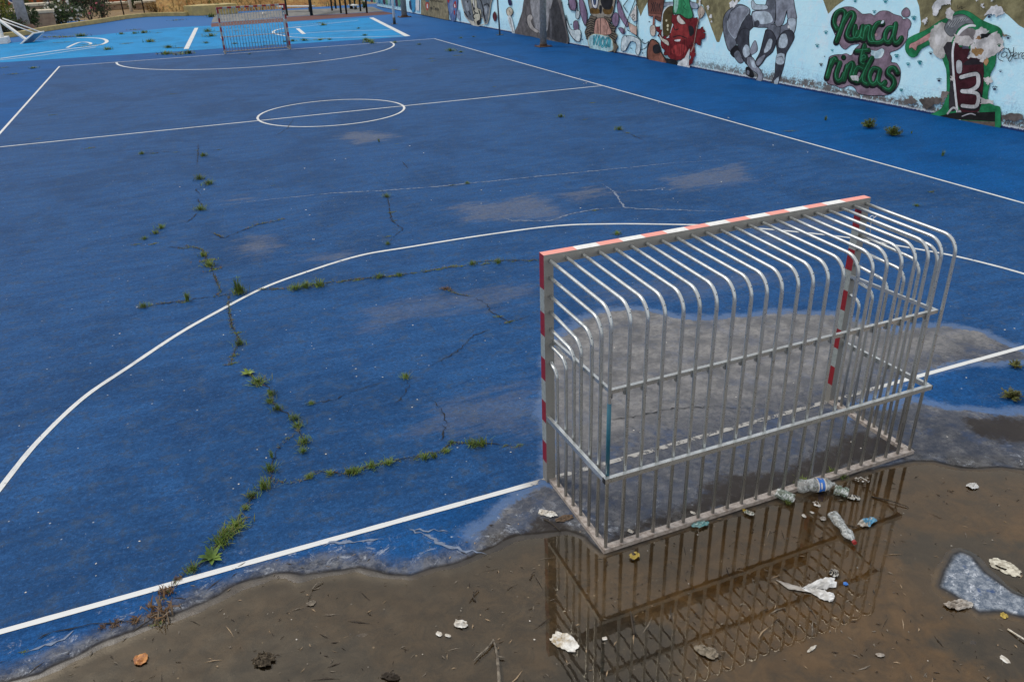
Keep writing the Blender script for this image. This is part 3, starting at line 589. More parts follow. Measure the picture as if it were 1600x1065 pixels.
s.poly(PB,[(720,215),(745,215),(735,245),(705,250)],2,BK,6)
for x,y in ((660,365),(270,235)): s.poly((.38,.24,.26),[(x-16,y),(x,y-20),(x+14,y),(x,y+18)],3)
s.poly((.55,.57,.56),[(390,790),(440,780),(480,800),(470,845),(410,835)],3,rag=5)
TQ=(.03,.25,.30)
def paw(s,x,y,r,c):
    s.poly(c,[(x+r*math.cos(q),y+r*.3+r*.8*math.sin(q)) for q in [k*1.05 for k in range(6)]],3)
    for k in (-1,-.35,.35,1): s.poly(c,[(x+r*1.3*k+r*.35*math.cos(q),y-r*(1.3-.5*abs(k))+r*.45*math.sin(q)) for q in [j*1.26 for j in range(5)]],2)
for x,y,r,c in ((440,10,14,TQ),(755,15,16,TQ),(640,125,12,TQ),(1050,190,16,TQ),(135,340,13,TQ),(45,478,13,TQ),(200,525,9,TQ),(85,675,12,BK),(870,585,14,TQ),(990,670,13,TQ),(1110,650,14,TQ),(920,940,12,TQ),(122,590,5,BK)): paw(s,x,y,r,c)
s.done()
# skateboard figure
s=Mural('painted_skater',1400,0,4.84); GO=(.015,.20,.075); MR=(.055,.010,.016)
s.poly(GO,[(70,350),(95,290),(180,250),(250,215),(330,160),(400,130),(440,95),(510,80),(570,100),(640,150),(720,185),(780,210),(805,250),(790,290),(760,330),(755,420),(745,500),(710,560),(705,650),(690,740),(740,800),(785,810),(790,900),(775,985),(600,965),(380,925),(205,900),(300,850),(345,820),(380,740),(385,620),(380,520),(350,440),(370,390),(340,330),(280,330),(190,370),(160,420),(120,435),(80,400)],2,(.01,.14,.05),5)
s.poly((.52,.27,.25),[(105,335),(150,315),(270,240),(300,225),(300,270),(190,335),(160,350),(150,385),(120,360),(100,370)],2,BK,3)
s.poly((.50,.48,.45),[(250,260),(290,195),(350,165),(420,200),(440,280),(400,360),(350,450),(300,420),(255,350)],0,rag=8)
s.poly((.58,.56,.54),[(290,250),(340,200),(390,240),(370,330),(310,340)],0,rag=8); 
s.poly((.15,.16,.17),[(365,210),(420,130),(500,110),(560,140),(590,185),(530,180),(470,220),(440,270),(400,270)],3,BK,5)
s.poly((.30,.31,.32),[(390,180),(440,140),(500,125),(550,150),(480,170),(420,210)],3)
for k in range(7): s.stroke((.04,.04,.045),[(385+k*22,215-k*9),(420+k*20,160-k*4)],4)
s.poly(WHT,[(460,260),(500,210),(560,185),(600,190),(600,205),(550,205),(500,245),(470,275)],2)
s.poly((.20,.18,.18),[(480,265),(540,215),(600,230),(590,320),(540,350),(470,330)],3)
s.poly((.035,.03,.035),[(360,360),(420,320),(430,520),(440,720),(455,830),(400,820),(410,640),(400,470)],2,BK,4)
s.poly(MR,[(430,330),(460,305),(480,360),(540,360),(560,430),(620,440),(660,470),(660,640),(640,780),(610,860),(500,860),(450,700),(440,500)],2,BK,5)
s.poly((.02,.015,.02),[(500,490),(580,440),(655,480),(600,490)],2)
s.stroke(WHT,[(440,320),(428,400),(435,560),(450,720),(465,850)],16)
s.poly((.40,.41,.42),[(455,470),(480,455),(500,480),(495,550),(460,550)],3,BK,4); s.poly((.45,.45,.45),[(465,840),(490,835),(500,880),(485,915),(465,890)],3,BK,4); s.poly((.45,.45,.45),[(612,850),(635,850),(645,890),(625,900),(610,880)],3,BK,4)
s.stroke(BK,[(490,588),(600,560),(628,590),(620,650),(560,688),(500,690)],42); s.stroke(BK,[(505,690),(600,700),(632,730),(620,800),(580,818),(500,805)],42)
s.stroke((.55,.55,.54),[(492,585),(600,560),(622,590),(615,650),(560,686),(500,690)],29); s.stroke((.55,.55,.54),[(505,693),(600,703),(624,735),(612,795),(580,808),(502,800)],27)
s.poly((.010,.010,.010),[(290,890),(400,860),(470,850),(640,850),(750,845),(748,920),(600,910),(400,900)],0)
s.poly((.13,.10,.08),[(290,893),(400,905),(748,922),(748,968),(560,945),(380,915)],0)
s.stroke((.5,.5,.5),[(390,860),(430,815),(460,830)],14); s.stroke((.4,.4,.42),[(500,880),(560,860),(600,870)],8)
for pts,c in (([(520,440),(580,330),(640,320),(760,240),(800,290),(820,380),(720,430),(650,470),(600,440)],(.62,.60,.58)),([(580,330),(600,240),(640,200),(700,240),(660,280),(700,300),(640,330)],(.60,.58,.57)),([(570,380),(600,360),(660,375),(650,415),(600,420)],(.34,.20,.08)),([(275,60),(300,0),(330,-60),(420,-60),(410,40),(370,30),(330,70),(300,130),(275,120)],(.70,.72,.73)),([(375,70),(420,60),(440,100),(420,150),(380,140)],(.66,.64,.62)),([(670,120),(740,40),(790,50),(820,100),(760,130),(730,110)],(.70,.72,.73)),([(200,160),(235,135),(240,160),(215,190)],(.70,.72,.73)),([(665,590),(720,585),(730,610),(700,640),(670,620)],(.62,.58,.55)),([(410,575),(440,575),(445,610),(415,612)],(.62,.60,.56)),([(340,700),(395,690),(400,720),(370,740),(350,800),(335,760)],(.20,.17,.155)),([(645,740),(740,760),(735,790),(640,790)],(.55,.52,.50)),([(600,-10),(620,0),(605,12)],(.7,.7,.7)),([(700,-30),(740,-10),(720,12)],(.7,.72,.72)),([(640,30),(662,20),(665,60),(648,55)],(.7,.7,.7)),([(800,260),(840,262),(825,285)],(.35,.28,.2)),([(465,280),(560,270),(590,330),(540,360),(480,340)],(.55,.52,.50)),([(440,255),(480,270),(470,330),(440,330)],(.55,.50,.47))):
    s.poly(c,pts,0,rag=9)
s.poly(BK,[(640,260),(720,250),(700,275),(640,300)],0,rag=4); s.poly((.30,.16,.07),[(600,290),(640,270),(640,300)],0,rag=6); s.poly((.45,.25,.12),[(660,470),(690,430),(700,470),(680,500)],0,rag=3)
s.poly((.10,.11,.16),[(495,345),(540,350),(560,400),(540,440),(505,400)],0,rag=5); s.poly(MR,[(480,370),(560,375),(545,420),(500,470),(480,440)],0,rag=5)
for x,y,r,c in ((135,140,11,TQ),(705,125,12,(.03,.05,.09)),(180,478,11,TQ),(90,487,9,TQ),(325,607,11,(.03,.05,.09)),(262,405,9,(.03,.05,.09)),(848,285,11,(.03,.05,.09)),(745,670,13,(.05,.07,.12)),(780,345,9,(.02,.12,.06)),(40,685,8,TQ),(790,540,8,(.10,.14,.2)),(5,425,10,TQ)): paw(s,x,y,r,c)
for st in ([(840,400),(815,395),(795,420),(810,435),(835,420),(840,395),(840,440),(860,435),(862,390),(820,365),(780,400),(775,445),(810,465)],[(850,365),(860,400),(885,395),(890,360)],[(890,360),(885,420),(860,465),(850,440),(890,415)],[(890,430),(915,415),(910,400),(892,415),(895,445),(920,440)],[(925,400),(930,445)],[(928,420),(945,400),(958,405)],[(950,430),(975,415),(965,400),(950,420),(958,445),(980,440)]): s.stroke(BK,st,5)
s.stroke(BK,[(465,40),(468,70),(480,60),(500,50),(495,70),(520,55)],3)
s.poly((.12,.10,.09),[(170,760),(215,740),(290,735),(340,740),(335,775),(280,800),(230,840),(200,800)],0,rag=8); s.poly((.16,.14,.13),[(60,770),(110,720),(160,760),(150,790),(80,790)],0,rag=8)
s.poly((.14,.12,.11),[(800,880),(870,855),(960,870),(960,900),(900,920),(820,900)],0,rag=8)
s.done()
# bearded figure, skull and doodles
s=Mural('painted_bearded_figure',860,0,6.154); RD=(.17,.012,.016); RD2=(.27,.03,.03)
s.poly((.30,.36,.44),[(1040,40),(1120,25),(1200,20),(1260,10),(1400,30),(1420,75),(1380,85),(1250,45),(1120,60),(1060,60)],3,BK,6)
s.poly((.075,.055,.018),[(1085,120),(1130,65),(1185,60),(1190,150),(1165,280),(1140,350),(1090,370),(1075,290),(1075,180)],4,(.60,.66,.68),16)
for x,y,r in ((1115,200,12),(1128,250,16),(1128,285,13)): s.poly((.6,.55,.35),[(x+r*.7*math.cos(q),y+r*math.sin(q)) for q in [k*1.05 for k in range(6)]],3)
s.poly((.15,.055,.04),[(950,-60),(1080,-60),(1090,40),(1070,150),(1060,210),(1010,180),(1000,150),(945,150)],2,BK,7); s.poly((.30,.12,.09),[(945,130),(1070,140),(1060,170),(1000,155),(945,155)],0,BK,4)
for k in range(5): s.stroke(BK,[(970+k*20,20+random.uniform(0,20)),(985+k*16,60),(970+k*22,110)],7)
s.stroke((.30,.12,.09),[(995,160),(990,250)],18); s.poly((.60,.50,.42),[(960,260),(1000,245),(1010,300),(1000,345),(965,335)],3,BK,5)
hair=[]
pr=[(1180,130),(1250,140),(1350,160),(1420,180),(1400,280),(1470,260),(1480,330),(1440,430),(1400,410),(1360,420),(1330,520),(1280,570),(1180,580),(1110,530),(1070,430),(1040,350),(1020,270),(1060,250),(1075,350),(1140,370),(1165,290)]
for a_,b_ in zip(pr,pr[1:]+pr[:1]):
    for k in range(4): hair.append((a_[0]+(b_[0]-a_[0])*k/4+random.uniform(-16,16),a_[1]+(b_[1]-a_[1])*k/4+random.uniform(-16,16)))
s.poly(RD,hair,0,BK,4)
s.poly(RD2,[(1200,230),(1290,220),(1330,300),(1320,370),(1240,390),(1170,370),(1160,300)],4); s.poly((.35,.04,.04),[(1190,440),(1280,430),(1310,480),(1240,540),(1160,500)],4)
for k in range(16): x=1090+k*18; s.stroke((.09,.006,.01),[(x,400+random.uniform(-30,20)),(x+random.uniform(-12,12),460),(x+random.uniform(-16,16),530)],5)
s.poly(BK,[(1330,250),(1370,260),(1380,320),(1345,350),(1330,300)],3); s.stroke(BK,[(1180,250),(1200,290),(1230,280)],9); s.stroke(BK,[(1180,360),(1240,345),(1310,370)],9); s.poly(WHT,[(1195,385),(1250,380),(1240,400),(1200,398)],2)
s.poly((.03,.24,.10),[(1180,130),(1185,40),(1190,-60),(1320,-60),(1340,40),(1370,160),(1310,180),(1250,140)],3,BK,8); s.poly((.30,.55,.45),[(1190,110),(1192,20),(1195,-60),(1225,-60),(1230,40),(1210,120)],3); s.stroke((.01,.10,.04),[(1270,0),(1300,40),(1280,70),(1310,100)],7)
s.poly((.60,.56,.50),[(1215,170),(1235,145),(1260,180),(1300,225),(1260,235),(1225,210)],3,BK,5); s.poly((.62,.56,.48),[(1045,330),(1080,370),(1130,395),(1140,440),(1100,420),(1060,380)],3,BK,5)
s.poly((.22,.085,.055),[(930,500),(950,420),(980,380),(1040,420),(1060,500),(1120,600),(1080,615),(950,590)],2,BK,14); s.poly(BK,[(990,440),(1040,430),(1060,500),(1010,520),(985,490)],3); s.poly((.30,.12,.08),[(990,560),(1050,530),(1100,600),(990,590)],2)
s.poly(BK,[(1060,500),(1110,560),(1210,580),(1220,640),(1140,620)],2); s.poly((.66,.70,.70),[(1230,600),(1290,560),(1345,450),(1330,560),(1340,650),(1230,650)],2); s.poly(RD,[(1340,450),(1380,420),(1390,520),(1370,590),(1330,650),(1345,550)],0,rag=8)
s.poly((.5,.42,.34),[(1415,110),(1450,55),(1485,120),(1440,180)],3,BK,4); s.stroke((.35,.22,.18),[(1440,140),(1410,260),(1380,430),(1350,500)],11); s.stroke(BK,[(1445,140),(1415,260),(1385,430)],4)
s.poly(WHT,[(1430,-40),(1445,0),(1440,60),(1425,50)],0,rag=4)
for x,y in ((1515,70),(1545,150)): s.poly(WHT,[(x-8,y-14),(x+10,y-6),(x+5,y+30),(x-10,y+20)],0,rag=6)
s.done()
s=Mural('painted_skull_figure',860,0,6.154); LIL=(.23,.16,.25)
s.poly((.30,.27,.22),[(375,-80),(610,-80),(610,80),(590,150),(550,180),(450,180),(400,150),(380,100)],3,BK,8)
s.poly((.14,.075,.015),[(385,85),(440,75),(480,110),(460,135),(390,130)],3); s.poly((.14,.075,.015),[(510,85),(600,60),(585,135),(520,135)],3)
s.poly(BK,[(490,-80),(600,-80),(590,70),(540,95),(490,50)],4); s.poly(WHT,[(400,-40),(455,-40),(450,70),(415,75),(400,30)],4,(.02,.04,.10),9); s.poly((.05,.08,.16),[(412,-20),(438,-20),(436,40),(418,45)],4,BK,5); s.poly(BK,[(470,60),(495,60),(492,130),(475,125)],3)
fur=[(385,150),(450,170),(420,200),(440,250),(430,330),(380,320),(395,400),(350,380),(330,310),(350,260),(325,240),(365,200)]
s.poly((.17,.14,.10),fur,0,BK,6); s.poly((.17,.14,.10),[(520,160),(590,180),(570,230),(630,260),(610,310),(645,340),(620,400),(650,450),(620,510),(580,480),(600,400),(570,350),(540,300),(560,250),(520,200)],0,BK,6)
for k in range(9): y=180+k*22; s.stroke(BK,[(345+k%2*8,y+20),(390,y),(425,y+16)],8); s.stroke(BK,[(560,y+10),(590,y+30),(625,y+14+k*6)],9)
s.poly((.50,.28,.22),[(440,190),(480,175),(530,185),(570,260),(580,330),(430,330),(425,250)],4,BK,7); s.stroke(BK,[(482,178),(484,330)],6); s.stroke(BK,[(450,200),(460,330)],4); s.stroke(BK,[(520,185),(545,250),(540,330)],4)
s.poly((.42,.66,.74),[(365,370),(420,330),(500,340),(580,370),(600,430),(590,490),(450,495),(380,460)],3,(.5,.47,.33),8)
for st in ([(420,350),(418,430)],[(418,430),(445,345)],[(445,430),(470,350)],[(470,350),(478,400),(470,440)],[(505,360),(485,400),(500,455),(520,400),(505,360)],[(545,365),(525,410),(535,455),(558,400),(562,365),(560,450)],[(575,380),(570,450)]): s.stroke((.02,.14,.20),st,17); s.stroke((.10,.45,.52),st,8)
for pts in ([(180,0),(230,-10),(250,30),(240,90),(200,100),(175,60)],[(225,210),(260,205),(270,280),(235,300),(222,260)],[(590,180),(620,125),(650,140),(655,210),(630,260),(600,230)],[(640,0),(665,20),(700,120),(745,220),(735,260),(690,200),(650,120)],[(655,270),(690,270),(715,300),(700,330),(670,300)],[(280,-40),(310,0),(350,130),(340,240),(310,200),(280,80)]): s.poly(LIL,pts,3,BK,6)
for pts in ([(150,150),(165,220),(205,290),(285,290),(280,400),(220,370),(170,290)],[(250,100),(280,120),(270,180),(245,170)],[(690,370),(720,345),(790,350),(860,390),(865,470),(845,530),(820,500),(825,420),(770,400),(720,485),(680,480)]): s.poly((.60,.75,.82),pts,3,BK,6)
for st in ([(830,-40),(740,200),(700,320)],[(830,-20),(830,350)],[(745,210),(830,280)],[(740,290),(835,350),(900,420),(945,400)],[(870,480),(920,460),(945,400)],[(700,60),(740,120)],[(660,0),(640,40)],[(760,-20),(700,60)],[(250,0),(260,110)]): s.stroke(BK,st,7)
s.poly((.60,.42,.34),[(745,215),(830,260),(828,340),(770,310)],0,BK,4); s.poly((.66,.64,.60),[(765,150),(825,40),(828,200),(800,210)],0,BK,4)
for st in ([(780,150),(795,145),(785,190),(800,188)],[(800,140),(812,150),(800,165),(812,180),(800,190)]): s.stroke(BK,st,5)
for x,y in ((170,45),(198,235),(305,380),(775,465),(885,385),(730,350),(950,210),(885,510),(830,195)): s.stroke((.03,.08,.14),[(x,y),(x+1,y+2)],12)
s.done()
# robed figure, discs, creatures and signboard further away
s=Mural('painted_robe_figure',600,0,5.333)
s.poly((.13,.12,.12),[(1195,-40),(1150,100),(1110,220),(1085,290),(1200,300),(1330,330),(1530,370),(1515,220),(1490,80),(1440,-40)],3)
s.poly((.045,.045,.05),[(1180,180),(1240,250),(1340,300),(1520,360),(1490,160),(1430,-30),(1370,0),(1380,150),(1340,250)],3); s.poly((.30,.30,.31),[(1225,-40),(1400,-40),(1370,150),(1365,240),(1340,270),(1280,270),(1245,180)],3)
s.poly((.40,.37,.34),[(1190,150),(1220,120),(1240,150),(1225,180),(1250,230),(1290,260),(1270,275),(1210,230)],3,BK,4); s.stroke((.10,.10,.11),[(1385,80),(1395,350)],14)
for st in ([(1515,130),(1520,210),(1560,300),(1600,345)],[(1535,0),(1550,60),(1600,90)]): s.stroke(BK,st,6)
s.poly(LIL,[(1540,0),(1580,-10),(1600,30),(1590,90),(1555,70)],3,BK,6)
s.poly((.12,.02,.03),[(923,100),(938,140),(925,180),(908,150),(908,120)],4,BK,4); s.poly((.62,.55,.42),[(1045,62),(1068,80),(1072,110),(1050,138),(1028,125),(1020,85)],4,BK,5); s.poly((.02,.02,.08),[(1030,-10),(1055,-10),(1062,40),(1040,45)],2)
s.poly((.62,.70,.72),[(1030,150),(1060,140),(1090,270),(1070,280)],3); s.stroke((.30,.28,.24),[(1048,150),(1075,270)],5); s.stroke(BK,[(1042,90),(1055,105)],3)
s.done()
s=Mural('painted_grey_creature',650,0,9.41); C1=(.15,.17,.19)
s.poly(C1,[(690,-80),(1100,-80),(1095,60),(1080,180),(1060,300),(1040,350),(1010,340),(980,260),(900,280),(850,320),(790,300),(740,260),(710,180)],3,(.45,.43,.36),16)
s.poly((.55,.52,.40),[(800,-60),(880,-60),(900,120),(950,140),(960,240),(930,360),(900,390),(850,300),(840,200),(820,100)],2,BK,9); s.poly((.55,.53,.45),[(760,300),(850,320),(900,380),(1000,350),(1020,360),(900,395),(820,370)],0)
for st in ([(760,20),(750,100),(800,220)],[(950,0),(980,100),(1000,220),(1020,310)],[(830,60),(860,180),(910,200)],[(1000,80),(1050,60),(1075,100)],[(710,180),(760,250)],[(850,0),(860,140)],[(925,160),(950,260),(920,330)],[(1000,130),(990,200),(1010,260)],[(870,200),(840,240),(860,280)]): s.stroke(BK,st,17)
s.poly(BK,[(890,320),(930,300),(935,360),(905,375)],3); s.poly((.3,.33,.36),[(1000,110),(1045,100),(1040,200),(1010,220)],3); s.poly((.3,.33,.36),[(720,40),(750,30),(780,150),(740,160)],3)
s.stroke(WHT,[(845,10),(855,110)],8); s.done()
s=Mural('painted_signboard',650,0,9.41)
s.poly((.27,.23,.14),[(72,-90),(72,215),(480,300),(465,-90)],0); s.poly((.45,.06,.05),[(142,40),(190,45),(188,120),(165,160),(145,120)],2); s.poly(WHT,[(160,60),(175,62),(178,128),(158,120)],0); s.poly((.05,.15,.22),[(138,0),(190,8),(190,35),(138,25)],0)
s.text(BK,'Ayuntamiento',205,18,54,.62,.14); s.text(BK,'de Telde',208,140,72,.50,.16); s.done()
s=Mural('painted_striped_figure',650,0,9.41)
s.poly((.10,.17,.35),[(460,-80),(600,-80),(605,100),(590,220),(570,310),(520,315),(500,240),(470,120)],2,BK,4); s.poly((.38,.03,.03),[(455,-80),(495,-80),(490,30),(465,40)],2); s.poly((.38,.03,.03),[(560,40),(585,20),(595,110),(570,120),(550,90)],3); s.poly(WHT,[(560,70),(575,60),(578,110),(562,110)],0); s.poly((.2,.27,.42),[(500,20),(540,0),(545,140),(510,200)],3)
s.poly((.38,.03,.03),[(555,160),(575,160),(570,220),(558,215)],2); s.poly((.30,.38,.5),[(610,140),(650,150),(640,300),(610,280)],0,rag=14)
s.done()
s=Mural('painted_blue_waves',580,0,7.27); B1=(.05,.25,.42)
for x in range(-10,14):
    x0=x*28-60; 
    if x0>395 or x0<-170: continue
    s.poly([(.04,.20,.40),(.10,.35,.50),(.06,.03,.08),(.10,.30,.22),(.30,.5,.6)][x%5],[(x0,-90),(x0+30,-60),(x0+34,-8),(x0+24,22+x0*.15),(x0+8,30+x0*.16),(x0-6,0)],3,rag=0)
s.poly((.03,.05,.12),[(430,20),(460,0),(480,60),(470,120),(440,100)],3); s.poly((.05,.28,.50),[(440,-30),(500,-40),(505,60),(490,130),(465,140),(455,40)],3)
s.poly(WHT,[(505,-40),(545,-40),(545,128),(505,118)],0); s.done()
# ------------------------------------------------------------------ poles by the wall
MCON=simple('weathered_steel',(.36,.35,.31),.6,.2,.3,7,c2=(.25,.24,.21)); MRU=simple('rusty_steel',(.10,.045,.022),.9,scale=25,c2=(.045,.028,.02)); MDK=simple('dark_paint',(.03,.032,.035),.5)
def lamp(x,y,r,h,label,tilt=0,bolt=True):
    g=G(x,y); o=empty('lamp_post',g,label,'lamp post'); b=MB()
    b.tube([(0,0,.02),(0,0,h*.5),(0,0,h)],r,20,rs=[r,r*.85,r*.6]); b.build('pole',MCON,o)
    b=MB(); b.box((-r*2.1,-r*2.1,0),(r*2.1,r*2.1,.035)); b.tube([(0,0,.035),(0,0,.12)],r*1.12,20)
    for sx in (-1,1):
        for sy in (-1,1): b.tube([(sx*r*1.7,sy*r*1.7,.035),(sx*r*1.7,sy*r*1.7,.09)],.022,8)
    b.build('base_plate',MRU,o,bevel=.006)
    b=MB(); b.tube([(0,0,h),(-.4,0,h+.15),(-1.1,0,h+.2)],.04,10); b.build('arm',MCON,o)
    b=MB(); b.box((-1.7,-.18,h+.12),(-1.05,.18,h+.26)); b.build('lamp_head',MDK,o,bevel=.03)
lamp(849,73,.155,8,'thick grey steel lamp post on a rusty base in front of the painted robe')
lamp(632,27,.20,8,'far grey lamp post with a rusty base beside the white hoop pole')
g=G(781,55); o=empty('thin_post',g,'slim dark grey pole standing close to the mural wall','post'); b=MB(); b.tube([(0,0,0),(-.05,0,1.5),(-.12,0,3.6)],.045,10); b.build('pole',simple('grey_paint',(.12,.13,.15),.5),o); b=MB(); b.box((-.16,-.16,0),(.16,.16,.02)); b.build('base_plate',MDK,o)
# white hoop pole
MWP=simple('white_paint',(.72,.72,.70),.5,var=.15)
def rect_frame(b,c,u,v,w,h,t_,m=0):
    n_=u.cross(v).normalized()
    for a_,b2,ww in ((c-u*w/2-v*h/2,c+u*w/2-v*h/2,t_),(c-u*w/2+v*h/2,c+u*w/2+v*h/2,t_),(c-u*w/2-v*h/2,c-u*w/2+v*h/2,t_),(c+u*w/2-v*h/2,c+u*w/2+v*h/2,t_)): b.bar(a_,b2,ww,ww,m,up=n_)
g=G(616.5,38); o=empty('basketball_hoop',g,'standing basketball hoop on a white pole with a black foot near the lamp post','basketball hoop')
b=MB(); b.tube([(0,0,.40),(0,0,2.0),(-.1,0,3.3)],.085,16); b.build('pole',MWP,o); b=MB(); b.tube([(0,0,0),(0,0,.4)],.09,16); b.box((-.2,-.2,0),(.2,.2,.02)); b.build('pole_foot',MDK,o)
b=MB(); b.tube([(-.1,0,3.3),(-1.2,0,3.45)],.05,10); b.tube([(0,0,2.6),(-1.2,0,3.1)],.035,10); b.build('arm',MWP,o)
b=MB(); b.box((-1.24,-.9,2.9),(-1.21,.9,3.95)); b.build('backboard',MWP,o,bevel=.005)
b=MB(); b.tube([(-1.24-.25+.225*math.cos(a_),.225*math.sin(a_),3.05) for a_ in [2*math.pi*k/20 for k in range(21)]],.012,8); b.build('rim',simple('rim_orange',(.45,.09,.03),.5),o)
# folded hoop at the left
yb=51.5; A,B_,C_,D_=VY(30,72,yb),VY(52,53,yb+.5),VY(69,50,yb+1.5),VY(47,70,yb+1.0)
o=empty('folded_basketball_hoop',(A.x,A.y,0),'folded-down basketball hoop with its backboard tipped low over the light blue court','basketball hoop')
O_=Vector((A.x,A.y,0)); n_=(B_-A).cross(D_-A).normalized()*.03
b=MB(); q=[v-O_ for v in (A,B_,C_,D_)]; b.add(q+[v+n_ for v in q],[(0,1,2,3),(7,6,5,4),(0,4,5,1),(1,5,6,2),(2,6,7,3),(3,7,4,0)]); b.build('backboard',simple('board_blue',(.16,.24,.36),.35),o)
b=MB(); 
for k in range(4): b.tube([q[k]+n_*.5,q[(k+1)%4]+n_*.5],.045,8)
b.build('board_edge',MWP,o)
b=MB(); S=VY(-2,31,yb+1.5)-O_; S2=VY(4,29,yb+2.2)-O_; mid=(q[0]+q[1])/2; b.bar(S,mid,.16,.10); b.build('arm',MWP,o)
for tgt,s_ in ((q[1]*.8+q[2]*.2,S),(q[1]*.25+q[2]*.75,S2)):
    b=MB(); b.tube([s_,tgt],.035,8); b.build('stay_rod',MWP,o)
b=MB(); b.tube([(S.x-.1,S.y,0),(S.x-.1,S.y,S.z+.1)],.11,12); b.box((S.x-1.6,S.y-.6,0),(S.x+.2,S.y+.6,.35)); b.build('base',MWP,o)
b=MB(); rc=q[0]*.55+q[1]*.05+q[3]*.40; rc=VY(50,73,yb+.2)-O_; ra=q[0]*.6+q[3]*.4
b.tube([rc+Vector((.27*math.cos(a_),.2*math.sin(a_),.10*math.cos(a_+.6))) for a_ in [2*math.pi*k/18 for k in range(19)]],.03,8); b.tube([ra,rc+Vector((-.25,0,0))],.05,8); b.build('rim',MRU,o)
# ------------------------------------------------------------------ vegetation builders
def leafmat(name,c,c2,bl=.0):
    t=T(name,.65); n=t.noise(t.pos(),7,3,.6); r=t.rnd(); cc=t.mix(t.ss(n,.3,.7),c,c2); cc=t.mix(t.mul(r,.35),cc,tuple(min(1,x*1.6) for x in c2)); t.col(cc); t.b.inputs['Specular IOR Level'].default_value=.25; return t.mat
MG=leafmat('weed_green',(.035,.075,.012),(.13,.20,.03)); MGy=leafmat('weed_olive',(.060,.070,.018),(.15,.155,.040)); MBr=leafmat('weed_brown',(.055,.030,.014),(.14,.075,.030)); MYL=leafmat('weed_bright',(.07,.12,.02),(.20,.26,.05)); MST=simple('dry_stem',(.17,.12,.075),.9)
def blade(b,p,az,ln,lean,w,m=0,curl=.5):
    d=Vector((math.cos(az),math.sin(az),0)); s_=Vector((-d.y,d.x,0)); pts=[]; q=Vector(p); el=math.pi/2-lean
    for k in range(4):
        pts.append(q.copy()); e=el-curl*k*.5; q=q+(d*math.cos(e)+Vector((0,0,1))*math.sin(e))*ln/3
    ws=[w*.7,w,w*.75,w*.1]; vs=[]
    for k in range(4): vs+=[pts[k]+s_*ws[k]/2,pts[k]-s_*ws[k]/2]
    b.add(vs,[(0,1,3,2),(2,3,5,4),(4,5,7,6)],m)
def tuft(kind,seed):
    random.seed(seed); b=MB()
    if kind=='grass':
        for i in range(90):
            r=abs(random.gauss(0,.38)); a_=random.uniform(0,6.28); blade(b,(r*math.cos(a_),r*math.sin(a_),0),random.uniform(0,6.28),random.uniform(.45,1.0),random.uniform(.1,1.0),random.uniform(.03,.07),random.choice([0,0,0,1]),random.uniform(.1,.6))
    elif kind=='tall':
        for i in range(26):
            a_=random.uniform(0,6.28); r=random.uniform(0,.16); blade(b,(r*math.cos(a_),r*math.sin(a_),0),random.uniform(0,6.28),random.uniform(.5,1.0),random.uniform(0,.35),random.uniform(.03,.06),random.choice([0,0,1]),.15)
        for i in range(40):
            a_=random.uniform(0,6.28); z=random.uniform(.1,.8); blade(b,(.14*math.cos(a_),.14*math.sin(a_),z),a_,.16,.8,.04,0,.3)
    elif kind=='rosette':
        for i in range(15):
            a_=i*2.4+random.uniform(-.2,.2); blade(b,(0,0,.02),a_,random.uniform(.5,.85),random.uniform(.7,1.25),random.uniform(.2,.3),0,.35)
    elif kind=='flat':
        for i in range(60):
            x=random.gauss(0,.55); y=random.gauss(0,.2); blade(b,(x,y,0),random.uniform(0,6.28),random.uniform(.14,.4),random.uniform(.5,1.3),random.uniform(.05,.1),random.choice([0,1,1,2]),.4)
    elif kind=='bush':
        for i in range(60):
            az=random.uniform(0,6.28); ln=random.uniform(.5,1.0); lean=random.uniform(.05,1.35); d=Vector((math.cos(az)*math.sin(lean),math.sin(az)*math.sin(lean),math.cos(lean)))
            b.tube([Vector((0,0,0)),d*ln*.5+Vector((0,0,.03)),d*ln],.012,5,2)
            for k in range(26):
                p=d*ln*random.uniform(.25,1); blade(b,p,random.uniform(0,6.28),random.uniform(.10,.2),random.uniform(.2,1.3),.045,random.choice([0,0,1]),.4)
    elif kind=='brown':
        for i in range(70):
            x=random.gauss(0,.33); y=random.gauss(0,.33); blade(b,(x,y,0),random.uniform(0,6.28),random.uniform(.25,.75),random.uniform(.1,1.2),random.uniform(.05,.11),random.choice([0,0,1]),.5)
    mats={'brown':[MBr,MST],'rosette':[MG],'flat':[MGy,MG,MBr]}.get(kind,[MG,MGy,MST])
    me=b.build('weed',mats); m=me.data; bpy.data.objects.remove(me); return m
TM={k:[tuft(k,50+7*j) for j in range(5 if k in('grass','flat') else 3)] for k in ('grass','tall','rosette','flat','bush','brown')}
def weed(x,y,hpx,kind,label,cat='weed',group=None,mat=None,wide=1.0):
    s_=mpp(x,y)*hpx*(.84 if hpx>8 else 1); o=bpy.data.objects.new('weed',random.choice(TM[kind])); COL.objects.link(o); p=G(x,y); o.location=(p.x,p.y,.002)
    o.rotation_euler=(0,0,random.uniform(-.3,.3)+(math.pi if random.random()<.5 else 0)) if kind=='flat' else (0,0,random.uniform(0,6.28)); vv=random.uniform(.85,1.45); o.scale=(s_*wide*vv,s_*wide*vv,s_*random.uniform(.85,1.1))
    if mat: 
        o.data=o.data.copy(); o.data.materials[0]=mat
    return tag(o,label,cat,group)
random.seed(21)
nth=['first','second','third','fourth','fifth','sixth','seventh','eighth','ninth','tenth','eleventh','twelfth','thirteenth','fourteenth','fifteenth','sixteenth','seventeenth','eighteenth','nineteenth','twentieth']
